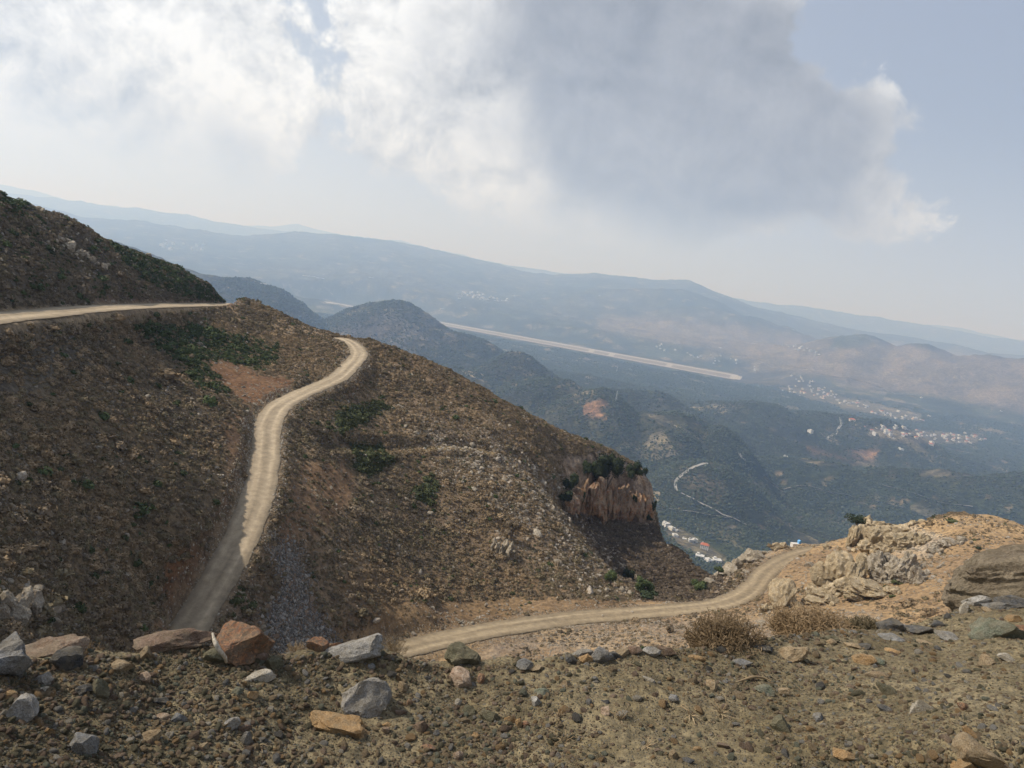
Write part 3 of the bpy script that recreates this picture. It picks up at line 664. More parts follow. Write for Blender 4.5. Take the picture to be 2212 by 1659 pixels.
# ------------------------------------------------------------------ rock meshes
_ico = {}
def ico(sub):
    if sub not in _ico:
        bm = bmesh.new(); bmesh.ops.create_icosphere(bm, subdivisions=sub, radius=1)
        _ico[sub] = (np.array([v.co[:] for v in bm.verts]), np.array([[v.index for v in f.verts] for f in bm.faces])); bm.free()
    V, Fc = _ico[sub]; return V.copy(), Fc
def rock_vf(seed, dims, sub=3, planes=9, rough=.09, lo=.5, hi=.85, freq=1.6, ridge_=0.0, strata_=0.0):
    r = np.random.RandomState(seed); V, Fc = ico(sub)
    for k in range(planes):
        n = r.normal(size=3); n /= np.linalg.norm(n); o = r.uniform(lo, hi)
        V = V - n[None] * np.maximum(0, V @ n - o)[:, None]
    N = V / np.linalg.norm(V, axis=1)[:, None]
    if rough: V = V + N * (fbm(V[:, 0] * freq + seed * 3.1, V[:, 1] * freq, V[:, 2] * freq + 9.3, oct=4, seed=seed % 97) * rough)[:, None]
    if sub > 2 and rough: V = V + N * (fbm(V[:, 0] * 5.5 + seed * 1.7, V[:, 1] * 5.5, V[:, 2] * 5.5 + 2.2, oct=3, gain=.6, seed=seed % 91) * rough * .42)[:, None]
    if strata_: V = V + N * (fbm(V[:, 0] * 1.1 + V[:, 2] * 1.6, V[:, 1] * 1.5, V[:, 2] * 7.5 + V[:, 0] * 2.0 + 1.5 * fbm(V[:, 0] * 2, V[:, 1] * 2, V[:, 2] * 2, oct=2, seed=4), oct=4, seed=61, ridged=True) * strata_)[:, None]
    if ridge_: V = V + N * (fbm(V[:, 0] * 3.2 + seed, V[:, 1] * 3.2, V[:, 2] * 1.4 + 3.3, oct=3, seed=seed % 89, ridged=True) * ridge_)[:, None]
    V = V / np.abs(V).max(0)
    return V * np.array(dims), Fc
def rock_mesh(name, *a, smoothing=True, **k):
    V, Fc = rock_vf(*a, **k); return tri_mesh(name, V, Fc, smoothing)
def join(parts):
    Vs, Fs, o = [], [], 0
    for V, Fc in parts: Vs.append(V); Fs.append(Fc + o); o += len(V)
    return np.concatenate(Vs), np.concatenate(Fs)
def rotm(ax, ay, az_): return np.array(Euler((ax, ay, az_)).to_matrix())

# ------------------------------------------------------------------ scatter helper (only for what nobody could count)
def source(name, me, m):
    if not me.materials: me.materials.append(m)
    return bpy.data.objects.new(name, me)
def scatter(name, P, rot, scl, idx, sources, label):
    me = bpy.data.meshes.new(name); me.vertices.add(len(P)); me.vertices.foreach_set('co', np.asarray(P, np.float32).reshape(-1))
    a = me.attributes.new('rot', 'FLOAT_VECTOR', 'POINT'); a.data.foreach_set('vector', np.asarray(rot, np.float32).reshape(-1))
    a = me.attributes.new('scl', 'FLOAT_VECTOR', 'POINT'); a.data.foreach_set('vector', np.asarray(scl, np.float32).reshape(-1))
    a = me.attributes.new('pick', 'INT', 'POINT'); a.data.foreach_set('value', np.asarray(idx, np.int32))
    me.update()
    c = bpy.data.collections.new(name + '_kinds')
    for k, s in enumerate(sources): s.name = '%03d_%s' % (k, s.name); c.objects.link(s)
    ng = bpy.data.node_groups.new(name, 'GeometryNodeTree')
    ng.interface.new_socket(name='Geometry', in_out='INPUT', socket_type='NodeSocketGeometry'); ng.interface.new_socket(name='Geometry', in_out='OUTPUT', socket_type='NodeSocketGeometry')
    N = ng.nodes.new; gi = N('NodeGroupInput'); go = N('NodeGroupOutput'); iop = N('GeometryNodeInstanceOnPoints'); ci = N('GeometryNodeCollectionInfo')
    ci.inputs['Collection'].default_value = c; ci.inputs['Separate Children'].default_value = True; ci.inputs['Reset Children'].default_value = True
    def na(n_, t):
        q = N('GeometryNodeInputNamedAttribute'); q.data_type = t; q.inputs['Name'].default_value = n_; return q.outputs['Attribute']
    L = ng.links.new
    L(gi.outputs[0], iop.inputs['Points']); L(ci.outputs[0], iop.inputs['Instance']); iop.inputs['Pick Instance'].default_value = True
    L(na('pick', 'INT'), iop.inputs['Instance Index'])
    er = N('FunctionNodeEulerToRotation'); L(na('rot', 'FLOAT_VECTOR'), er.inputs[0]); L(er.outputs[0], iop.inputs['Rotation']); L(na('scl', 'FLOAT_VECTOR'), iop.inputs['Scale'])
    L(iop.outputs[0], go.inputs[0])
    o = link(name, me); md = o.modifiers.new('scatter', 'NODES'); md.node_group = ng
    tag(o, label, kind='stuff'); return o

# ------------------------------------------------------------------ foliage meshes
def leaf_cloud(rr, ells, n, size, shell=.75):
    """small leaf-sprig faces through a set of ellipsoids (centre, radii)"""
    V = []; Fc = []
    vol = np.array([e[1][0] * e[1][1] * e[1][2] for e in ells]) ** .67; vol /= vol.sum()
    for k in range(n):
        c, ra = ells[rr.choice(len(ells), p=vol)]
        d = rr.normal(size=3); d /= np.linalg.norm(d); rad = rr.uniform(shell, 1.02)
        if rr.rand() < .3: rad = rr.uniform(.3, 1)
        p = np.array(c) + d * np.array(ra) * rad
        nn_ = d + rr.normal(size=3) * .6; nn_ /= np.linalg.norm(nn_); t = np.cross(nn_, rr.normal(size=3)); t /= np.linalg.norm(t); b = np.cross(nn_, t)
        s = size * rr.uniform(.6, 1.4); i = len(V)
        V += [p - t * s * .5, p + b * s * .35, p + t * s * .6, p - b * s * .35]; Fc += [(i, i + 1, i + 2), (i, i + 2, i + 3)]
    return np.array(V), np.array(Fc)
def cushion(seed, m, name, n=150):
    rr = np.random.RandomState(seed)
    V, Fc = ico(2); V = V * (1 + .22 * fbm(V[:, 0] * 2.2 + seed, V[:, 1] * 2.2, V[:, 2] * 2.2 + 1.1, oct=3, seed=seed))[:, None] * .62
    V[:, 2] = np.where(V[:, 2] < 0, V[:, 2] * .3, V[:, 2] * .85)
    L = leaf_cloud(rr, [((0, 0, .05), (.92, .92, .74))], n, .36, .78); L[0][:, 2] = np.maximum(L[0][:, 2], -.1)
    VV, FF = join([(V, Fc), L]); return source(name, tri_mesh(name, VV, FF), m)

# ------------------------------------------------------------------ scatter on the slope
def grid_scatter(P, dens, n, r):
    """n random points on a grid surface with probability density * area"""
    a = P[1:, :-1] - P[:-1, :-1]; b = P[:-1, 1:] - P[:-1, :-1]; ar = np.linalg.norm(np.cross(a, b), axis=-1)
    w = (ar * dens[:-1, :-1]).ravel(); cs = np.cumsum(w); k = np.searchsorted(cs, r.rand(n) * cs[-1]); i, j = np.unravel_index(np.clip(k, 0, len(w) - 1), ar.shape)
    u, v = r.rand(n)[:, None], r.rand(n)[:, None]
    return (P[i, j] * (1 - u) + P[i + 1, j] * u) * (1 - v) + (P[i, j + 1] * (1 - u) + P[i + 1, j + 1] * u) * v, i, j
infr = ((px > -260) & (px < 2480) & (py > -50) & (py < 1480) & VIS & (D_ > 40)).astype(float)
Z = lambda poly, s=8: inpoly(px, py, poly, s)
greens = np.maximum.reduce([Z([(230, 515), (420, 590), (520, 652), (430, 650), (330, 610), (250, 550)], 12), Z([(290, 700), (400, 700), (600, 750), (590, 790), (500, 795), (400, 790), (330, 750)], 14),
    Z([(400, 790), (450, 790), (500, 850), (460, 850), (400, 820)], 8), Z([(0, 410), (60, 430), (60, 460), (0, 450)], 8)])
limes = np.maximum.reduce([Z([(760, 960), (820, 962), (850, 1000), (800, 1025), (762, 1015)], 7), Z([(705, 920), (740, 880), (810, 865), (845, 880), (760, 925), (730, 945)], 7), Z([(890, 1060), (930, 1025), (945, 1040), (935, 1085), (895, 1085)], 6),
    Z([(1110, 1305), (1160, 1298), (1180, 1312), (1110, 1322)], 5), Z([(490, 1290), (520, 1270), (540, 1320), (500, 1340)], 8) * .6])
bare = np.maximum.reduce([Z([(440, 770), (520, 785), (560, 810), (640, 815), (620, 848), (560, 880), (520, 870), (450, 800)], 8), Z([(640, 1000), (760, 990), (770, 1060), (700, 1160), (600, 1190), (610, 1120)], 16) * .75,
    Z([(585, 1165), (640, 1190), (665, 1290), (725, 1400), (720, 1430), (590, 1430), (575, 1340), (610, 1260)], 8), Z([(360, 1215), (420, 1180), (450, 1200), (420, 1260), (370, 1310), (345, 1290)], 8) * .8,
    Z([(485, 900), (550, 880), (548, 1000), (520, 1100), (430, 1260), (350, 1385), (300, 1400), (400, 1200), (490, 1060)], 6) * .75, cliffz, Z([(200, 640), (520, 650), (520, 662), (200, 668)], 5)])
offroad = 1 - smooth(0.3, .9, RW)
dry_knoll = np.maximum(Z([(840, 1305), (1200, 1295), (1500, 1300), (1640, 1296), (1640, 1180), (2300, 1080), (2300, 1450), (700, 1450)], 8), 0)
nB = fbm(X / 9, Y / 9, oct=3, seed=91)
dB = infr * offroad * (1 - bare) * (1 - .8 * dry_knoll) * (1 - .35 * rocky) * (.55 + .45 * smooth(-.3, .3, nB))
dB = dB * (1 - .75 * (1 - smooth(1.0, 2.2, road_dist(X, Y, bench)[0])))
dB = dB * np.where(dry_knoll > .5, smooth(-.1, .5, nB) * 2 + .15, 1)
r = np.random.RandomState(5)
NB = 112000
Pb, ib, jb = grid_scatter(HP, dB, NB, r)
gz = greens[ib, jb]; lz = limes[ib, jb]; kn = dry_knoll[ib, jb]
kinds = []
for k in range(3): kinds.append(cushion(10 + k, LM['straw'], 'cushion'))
for k in range(3): kinds.append(cushion(20 + k, LM['olive'], 'cushion'))
for k in range(3): kinds.append(cushion(30 + k, LM['umber'], 'cushion'))
for k in range(2): kinds.append(cushion(40 + k, LM['green'], 'cushion'))
for k in range(2): kinds.append(cushion(50 + k, LM['lime'], 'cushion'))
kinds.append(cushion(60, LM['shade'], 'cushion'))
leftz = ((px < 560) & (py > 640)).astype(float)[ib, jb]; topz = ((px < 540) & (py < 670)).astype(float)[ib, jb]
u = r.rand(NB); mixn = fbm(Pb[:, 0] / 14, Pb[:, 1] / 14, oct=2, seed=13)
idx = np.where(u + mixn * .8 < .40, r.randint(0, 3, NB), np.where(u + mixn * .5 < .72, r.randint(3, 6, NB), r.randint(6, 9, NB)))
idx = np.where((topz > 0) & (idx < 3), idx + 6, idx)
idx = np.where(((topz > 0) & (r.rand(NB) < .05)) | (r.rand(NB) < gz * .62) | (r.rand(NB) < .012), r.randint(9, 11, NB), idx)
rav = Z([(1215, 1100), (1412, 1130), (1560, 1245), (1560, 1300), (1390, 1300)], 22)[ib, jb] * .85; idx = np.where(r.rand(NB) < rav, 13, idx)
idx = np.where(r.rand(NB) < lz * 1.2, r.randint(11, 13, NB), idx)
s = np.exp(r.normal(0, .46, NB)) * .285 * np.where((idx > 8), 1.4, 1) * np.where(kn > .5, .7, 1) * np.where(leftz > 0, 1.05, 1)
scl = np.stack([s * r.uniform(.8, 1.3, NB), s * r.uniform(.8, 1.3, NB), s * r.uniform(.7, 1.15, NB)], 1)
rot = np.stack([r.uniform(-.3, .3, NB), r.uniform(-.3, .3, NB), r.uniform(0, 6.28, NB)], 1)
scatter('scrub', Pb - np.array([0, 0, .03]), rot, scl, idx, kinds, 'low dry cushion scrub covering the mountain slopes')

# pale broken limestone lying through the scrub
whitebelt = np.maximum.reduce([Z([(1130, 1345), (1400, 1345), (1700, 1345), (1900, 1390), (1600, 1425), (1100, 1425)], 12), Z([(1640, 1330), (1800, 1320), (1900, 1330), (1850, 1345), (1640, 1345)], 8)])
scree = Z([(585, 1165), (640, 1190), (665, 1290), (725, 1400), (720, 1430), (590, 1430), (575, 1340), (610, 1260)], 24)
belt = Z([(840, 880), (960, 930), (1110, 990), (1215, 1040), (1330, 1190), (1400, 1290), (1250, 1290), (1130, 1200), (1000, 1080), (900, 960)], 30)
nR = fbm(X / 6, Y / 6, oct=4, seed=95)
dR = infr * offroad * (1 - scree) * (.10 + .55 * smooth(.0, .5, nR) + belt * smooth(-.05, .45, nR) * .35 + .35 * rocky + whitebelt * 2.0 + .25 * dry_knoll * smooth(0, .5, nR)) * (1 - .9 * cliffz)
NR = 38000
Pr, ir, jr = grid_scatter(HP, dR, NR, r)
rk = [source('rubble', rock_mesh('rubble', 300 + k, (1, .8, .62), sub=2, planes=8, rough=.12, smoothing=False), M_WHITE if k % 3 else M_KARSTG) for k in range(6)]
s = np.exp(r.normal(0, .5, NR)) * .145 * (1 + .35 * belt[ir, jr] + .3 * rocky[ir, jr]) * (1 - .3 * whitebelt[ir, jr])
scl = np.stack([s * r.uniform(.8, 1.4, NR), s * r.uniform(.8, 1.2, NR), s * r.uniform(.7, 1.5, NR)], 1); rot = r.uniform(-1, 1, (NR, 3)) * np.array([.5, .5, 3.14])
scatter('scattered_rock_rubble', Pr, rot, scl, r.randint(0, 6, NR), rk, 'pale limestone rubble lying through the scrub')
# dark gravel slide and gravel shoulder of the road
Ns = 9000
Ps, is_, js = grid_scatter(HP, infr * scree, Ns, r)
s = np.exp(r.normal(0, .5, Ns)) * .15
scatter('gravel_scree', Ps, r.uniform(-3, 3, (Ns, 3)), np.stack([s, s * .8, s * .7], 1), r.randint(0, 4, Ns),
        [source('chip', rock_mesh('chip', 400 + k, (1, .8, .6), sub=1, planes=5, rough=0, smoothing=False), RM[['slate', 'blue', 'brown', 'grey'][k]]) for k in range(4)], 'dark grey gravel spilled down below the road')
L = polyline([pt(*p) for p in lower_road_px], .5); T = np.gradient(L, axis=0); T[:, 2] = 0; T /= np.linalg.norm(T, axis=1)[:, None]; Nn = np.stack([T[:, 1], -T[:, 0], 0 * T[:, 0]], 1)
L2 = polyline([pt(*p) for p in right_road_px], .5); T2 = np.gradient(L2, axis=0); T2[:, 2] = 0; T2 /= np.linalg.norm(T2, axis=1)[:, None]; N2 = np.stack([T2[:, 1], -T2[:, 0], 0 * T2[:, 0]], 1)
Ng = 7000; k = r.randint(0, len(L), Ng); side_ = np.where(r.rand(Ng) < .5, -1, 1) * r.uniform(2.3, 4.4, Ng); Pg = L[k] + Nn[k] * side_[:, None]
k2 = r.randint(0, len(L2), Ng); Pg2 = L2[k2] + N2[k2] * (np.where(r.rand(Ng) < .5, -1, 1) * r.uniform(2.6, 4.6, Ng))[:, None]
Pg = np.concatenate([Pg, Pg2]); Pg[:, 2] = grid_sample(Pg[:, 0], Pg[:, 1]) + .05; s = np.exp(r.normal(0, .4, 2 * Ng)) * .075
scatter('roadside_gravel', Pg, r.uniform(-3, 3, (2 * Ng, 3)), np.stack([s, s * .8, s * .7], 1) * np.where(np.arange(2 * Ng) < Ng, 1.5, 1)[:, None], r.randint(0, 3, 2 * Ng),
        [source('chip', rock_mesh('chip', 420 + k, (1, .8, .6), sub=1, planes=5, rough=0, smoothing=False), RM[['pale', 'tan', 'pale'][k]]) for k in range(3)], 'loose pale gravel pushed to the road edges')

# ------------------------------------------------------------------ scatter of trees in the valley
vis2 = VP[..., 2] / D2 >= np.maximum.accumulate(np.vstack([np.full((1, len(VA)), -9), (VP[..., 2] / D2)[:-1]]), 0) - .004
lumv = VC.sum(-1) / 3
nT = fbm(VX / 130, VY / 130, oct=4, seed=71)
dT = ((vx > -60) & (vx < 2280) & (vy > 600) & (vy < 1300) & (D2 > 1500) & (D2 < 7500) & vis2) * (2200 / D2) ** 1.1 * smooth(.13, .055, lumv) * (1 - .9 * vill) * smooth(-.55, .15, nT)
NT = 210000
Pt, it, jt = grid_scatter(VP, dT, NT, r)
def tree_src(seed, m, tall=1.0):
    rr = np.random.RandomState(seed); V, Fc = ico(2); V = V * (1 + .35 * fbm(V[:, 0] * 1.7 + seed, V[:, 1] * 1.7, V[:, 2] * 1.7, oct=3, seed=seed))[:, None]; V[:, 2] = V[:, 2] * .8 * tall + .7 * tall
    return source('tree', tri_mesh('tree', V, Fc), m)
src = [tree_src(80 + k, LM['tree'] if k < 3 else LM['tree2']) for k in range(5)] + [tree_src(90, LM['dark'], 1.8)]
s = np.exp(r.normal(0, .3, NT)) * 2.7 * (Pt[:, 1] / 3000) ** .35
scatter('woodland', Pt, np.stack([0 * s, 0 * s, r.uniform(0, 6.28, NT)], 1), np.stack([s, s, s * .9], 1), np.where(r.rand(NT) < .03, 5, r.randint(0, 5, NT)), src, 'olive groves and scrub woodland filling the valley below')

# ------------------------------------------------------------------ outcrops on the slopes
okm = VIS & (D_ > 40)
gpx = np.where(okm, px, 1e6); gpy = np.where(okm, py, 1e6)
def slope_hit(x, y):
    k = np.argmin((gpx - x) ** 2 + (gpy - y) ** 2); i, j = np.unravel_index(k, px.shape); return HP[i, j].copy()
RIGHT = np.array([1.0, 0, 0])
def outcrop(pieces, m, label, cat='rock outcrop', group=None, name='rock_outcrop', seed=0, sub=3, rough=.2, rid=.3, planes=13, sink=.35, own=None):
    own = len(pieces) if own is None else own; base = slope_hit(pieces[0][0], pieces[0][1] + pieces[0][3] * .35); parts = []
    single = len(pieces) == 1
    if not single: root = tag(link(name, None, loc=base), label, cat, group); root.empty_display_size = 1
    for n, (x, y, w, h) in enumerate(pieces):
        q = slope_hit(x, y + h * .45); k = np.linalg.norm(q) / F
        dims = (w * k / 2, (w + h) * k / 4, h * k / 2 * 1.2)
        V, Fc = rock_vf(seed * 50 + n + 900, dims, sub=sub if n < own else 2, planes=planes, rough=rough, ridge_=rid, lo=.5, hi=.85, freq=2.4)
        V = V @ rotm(rnd.uniform(-.25, .25), rnd.uniform(-.25, .25), rnd.uniform(-.4, .4)).T
        if name == 'cliff_face': q = slope_hit(x, 1108 if x < 1300 else 1120)
        qy = float(proj(q)[1]); c = pt(x, max(y + h * sink * .3, qy - h * .38), math.hypot(q[0], q[1]) + dims[1] * .15)
        if single: return tag(link(name, tri_mesh(name, V, Fc, 'sharp'), m, loc=c), label, cat, group)
        if n < own: link('rock', tri_mesh('rock', V, Fc, 'sharp'), m, root, c - base)
        else: parts.append((V + c - base, Fc))
    if parts: link('broken_rock', tri_mesh('broken_rock', *join(parts), 'sharp'), m, root)['kind'] = 'stuff'
    return root
cv4 = lambda a: [(1481 + x * .3303, 1042.4 + y * .3303, w * .3303 * 1.18, h * .3303 * 1.15) for x, y, w, h in a]
def crumble(pl, n, sp, smin, smax, seed):
    rr = random.Random(seed); o = list(pl); n = int(n * 1.5)
    for _ in range(n):
        x, y, w, h = rr.choice(pl); s = rr.uniform(smin, smax)
        o.append((x + rr.gauss(0, 1) * w * sp, y + rr.gauss(0, 1) * h * sp * .6 + h * .15, s * rr.uniform(.8, 1.6), s * rr.uniform(.7, 1.3)))
    return o
_p = cv4([(1092, 350, 60, 130), (1190, 262, 100, 110), (1150, 330, 120, 110), (1250, 345, 150, 120), (1340, 330, 140, 80), (1400, 385, 150, 90), (1480, 375, 110, 70), (1300, 295, 140, 70), (1420, 300, 130, 50), (1490, 262, 60, 36), (1560, 370, 90, 60), (1180, 420, 120, 70), (1300, 430, 130, 60)]); outcrop(crumble(_p, 46, .5, 6, 13, 1), M_KARST, 'jagged pale rock crest with a small tree growing from its left end', seed=1, own=len(_p), sub=4, rid=.36)
_p = cv4([(1000, 560, 160, 190), (900, 605, 110, 140), (1090, 590, 100, 160), (1170, 540, 90, 130), (1050, 665, 130, 80), (940, 700, 60, 80)]); outcrop(crumble(_p, 12, .45, 5, 12, 2), M_KARST, 'tallest rounded tan rock mass halfway up the knoll', seed=2, sub=4, rid=.16, own=len(_p))
_p = cv4([(1260, 540, 110, 150), (1320, 525, 90, 110), (1385, 560, 130, 130), (1450, 520, 90, 110), (1520, 600, 100, 100), (1290, 615, 120, 70), (1430, 620, 120, 60)]); outcrop(crumble(_p, 26, .4, 6, 14, 3), M_KARSTG, 'furrowed grey karst rocks right of the rounded tan mass', seed=3, rid=.4, sub=4, own=len(_p))
_p = cv4([(640, 725, 150, 160), (605, 690, 90, 100), (690, 770, 70, 70)]); outcrop(crumble(_p, 5, .5, 5, 9, 4), M_KARST, 'squat isolated rock tower beside the bend of the right road', seed=4, sub=4, rid=.15, own=len(_p))
_p = cv4([(520, 815, 50, 50), (600, 808, 70, 40), (740, 805, 50, 40), (560, 820, 40, 30)]); outcrop(crumble(_p, 6, .7, 4, 8, 5), M_KARST, 'low broken stones at the foot of the squat rock tower', seed=5, own=len(_p))
_p = cv4([(1230, 695, 330, 70), (1120, 730, 160, 50), (1350, 700, 100, 40)]); outcrop(crumble(_p, 8, .4, 6, 12, 6), M_KARST, 'low pale rock slab lying below the karst rocks', seed=6, rid=.3, planes=9, sub=4, own=len(_p))
_p = cv4([(850, 775, 160, 50), (950, 765, 80, 50), (870, 725, 100, 50), (830, 690, 50, 50), (930, 690, 60, 70), (810, 730, 50, 40)]); outcrop(crumble(_p, 14, .5, 5, 9, 7), M_KARST, 'stepped pale ledges below the tallest rounded rock', seed=7, own=len(_p))
_p = cv4([(1740, 385, 70, 36), (1690, 400, 70, 34), (1640, 415, 60, 34), (1800, 370, 60, 34), (1620, 440, 60, 28)]); outcrop(crumble(_p, 20, .5, 4, 10, 8), M_KARSTG, 'slanting ledge of small rocks high on the knoll face', seed=8, own=len(_p))
_p = cv4([(450, 455, 130, 60), (390, 490, 90, 70), (340, 530, 80, 70), (290, 570, 90, 80), (230, 620, 100, 80), (160, 660, 90, 60), (480, 440, 60, 50)]); outcrop(crumble(_p, 30, .5, 5, 12, 9), M_KARSTG, 'rough grey rock rim dropping away left of the right road', seed=9, own=len(_p))
_p = cv4([(640, 370, 60, 40), (590, 420, 60, 50), (920, 415, 60, 30)]); outcrop(crumble(_p, 6, .6, 4, 8, 10), M_KARST, 'small rock knob below the roadside shrine', seed=10, own=len(_p))
outcrop([(1068, 1168, 12, 26), (1074, 1180, 12, 30), (1090, 1176, 14, 30), (1098, 1188, 12, 32), (1082, 1190, 10, 24), (1106, 1178, 9, 22), (1062, 1182, 8, 18)], M_KARSTG, 'cluster of upright pale pinnacles alone on the lower spur', seed=11)
outcrop([(20, 1300, 34, 44), (50, 1296, 30, 50), (76, 1302, 28, 48), (95, 1320, 20, 30), (5, 1320, 30, 40), (40, 1330, 40, 36)], M_KARSTG, 'pale fluted rocks low on the shaded left slope', seed=12)
outcrop([(84, 450, 18, 10), (93, 455, 11, 11), (70, 444, 12, 7)], M_KARSTG, 'square block jutting from the skyline of the upper left slope', seed=13, planes=9)
outcrop([(322, 546, 14, 8), (240, 520, 10, 6)], M_KARSTG, 'small knob on the skyline among green shrubs', seed=14)
_p = [(150, 530, 24, 20), (175, 545, 20, 18), (200, 560, 14, 16), (225, 575, 14, 14), (130, 515, 20, 12)]; outcrop(crumble(_p, 22, .9, 4, 9, 15), M_KARSTG, 'grey rock ribs on the slope above the upper road', seed=15, own=len(_p))
outcrop([(430, 742, 20, 9), (415, 736, 12, 8), (440, 750, 12, 8)], M_KARSTG, 'grey boulder pile among dark green shrubs below the upper road', seed=16)
rr_ = random.Random(3)
rib = []
for k in range(75):
    t = rr_.random(); x = 900 + t * 470 + rr_.gauss(0, 34); y = 890 + t * 350 + rr_.gauss(0, 34) + (90 if t > .5 else 0) * rr_.random(); s = rr_.uniform(3, 6.5) * (1 + .35 * t); rib.append((x, y, s, s * rr_.uniform(.7, 1.4)))
outcrop(rib, M_KARSTG, 'broken limestone ribs running down the spur to the ravine', seed=17, sub=2, sink=.8)
outcrop([(1225 + k * 17 + rr_.uniform(-4, 4), 1150 + k * 16 + rr_.uniform(-5, 5), rr_.uniform(7, 14), rr_.uniform(6, 12)) for k in range(9)] + [(1340 + rr_.uniform(-30, 50), 1265 + rr_.uniform(-20, 16), rr_.uniform(7, 14), rr_.uniform(8, 16)) for k in range(12)], M_KARSTG, 'rocky edge where the spur breaks into the ravine', seed=18)
M_CLIFF = rock_material('orange_grey_cliff', c4(.33, .17, .085), c4(.34, .26, .19), c4(.16, .12, .095), 3.0, .54)
_c = []
for k in range(24):
    x = 1226 + (k % 12) * 15.5 + rr_.uniform(-6, 6); top = np.interp(x, [1215, 1255, 1300, 1350, 1398, 1410], [1022, 1000, 998, 1012, 1040, 1050]); bot = np.interp(x, [1238, 1300, 1352, 1408], [1088, 1104, 1112, 1124]); bot = min(bot, 1044 + (x - 1215) * 1.5) if x < 1262 else bot
    f0, f1 = ((0, rr_.uniform(.45, .75)), (rr_.uniform(.3, .55), 1.04))[k // 12]; _c.append((min(x, 1400), top + (bot - top) * (f0 + f1) / 2, rr_.uniform(20, 46), (bot - top) * (f1 - f0) * 1.12))
outcrop(_c, M_CLIFF, 'tall orange and grey rock buttresses of the cliff at the end of the spur', 'cliff', name='cliff_face', seed=51, sub=4, rough=.34, rid=.16, planes=11, sink=0)
for k, (x, y, w, h, lab) in enumerate([(1100, 920, 9, 9, 'pale block on the upper edge of the old bench'), (930, 1108, 14, 9, 'pale boulder right of the green shrub patch'), (700, 930, 6, 8, 'small pale upright stone beside the overgrown bench'), (1365, 1322, 10, 6, 'pale stone on the verge of the right road'),
     (985, 1310, 9, 6, 'pale stone near the lower end of the spur'), (1050, 1306, 8, 9, 'knobby pale stone left of the green verge patch')]):
    outcrop([(x, y, w, h)], M_WHITE, lab, 'boulder', name='boulder', seed=30 + k, sub=2, rid=.1)

# ------------------------------------------------------------------ bushes and the tree on the slopes
def bush(x, y, w, h, key, label, n=700, name='bush', cat='bush', group=None, dz=.45, trunk=False, fwd=0):
    q = slope_hit(x, y + h * .4); q = pt(x, y + h * .5, math.hypot(q[0], q[1]) - fwd); k = np.linalg.norm(q) / F; rr = np.random.RandomState(int(x * 7 + y))
    W_, H_ = w * k, h * k
    ells = []
    for t in range(7):
        ells.append(((rr.uniform(-.32, .32) * W_, rr.uniform(-.2, .2) * W_, H_ * rr.uniform(.3, .72)), (W_ * rr.uniform(.18, .32), W_ * rr.uniform(.18, .3), H_ * rr.uniform(.18, .32))))
    leaf = leaf_cloud(rr, ells, n, max(.22, W_ * .07))
    if not trunk: leaf = join([leaf] + [(ico(1)[0] * np.array(e[1]) * .8 + np.array(e[0]), ico(1)[1]) for e in ells])
    root = link(name, None, None, loc=q + np.array([0, 0, -.1])); tag(root, label, cat, group)
    root.empty_display_size = .5
    lf = link('crown', tri_mesh('crown', *leaf), LM[key], root, (0, 0, H_ * (.0 if not trunk else .0)))
    tr = []
    for t in range(5 if not trunk else 6):
        e = ells[t]; P = [np.array([0, 0, -.2]), np.array([e[0][0] * .3, e[0][1] * .3, H_ * .2]), np.array(e[0])]
        tr.append(tube(P, [W_ * .035, W_ * .025, W_ * .008], 5))
    link('trunk', tri_mesh('trunk', *join(tr)), M_BARK, root)
    return root
def tube(P, rad, n=5):
    V = []; Fc = []
    P = [np.asarray(p, float) for p in P]
    for k, p in enumerate(P):
        t = P[min(k + 1, len(P) - 1)] - P[max(k - 1, 0)]; t = t / (np.linalg.norm(t) + 1e-9)
        a = np.cross(t, [0.3, .2, 1.0]); a /= np.linalg.norm(a) + 1e-9; b = np.cross(t, a)
        for j in range(n):
            an = 6.283 * j / n; V.append(p + (a * math.cos(an) + b * math.sin(an)) * rad[k])
    for k in range(len(P) - 1):
        for j in range(n):
            a0 = k * n + j; a1 = k * n + (j + 1) % n; Fc += [(a0, a1, a1 + n), (a0, a1 + n, a0 + n)]
    return np.array(V), np.array(Fc)
c5 = lambda x, y: (1042.3 + x * .2645, 932.6 + y * .2645)
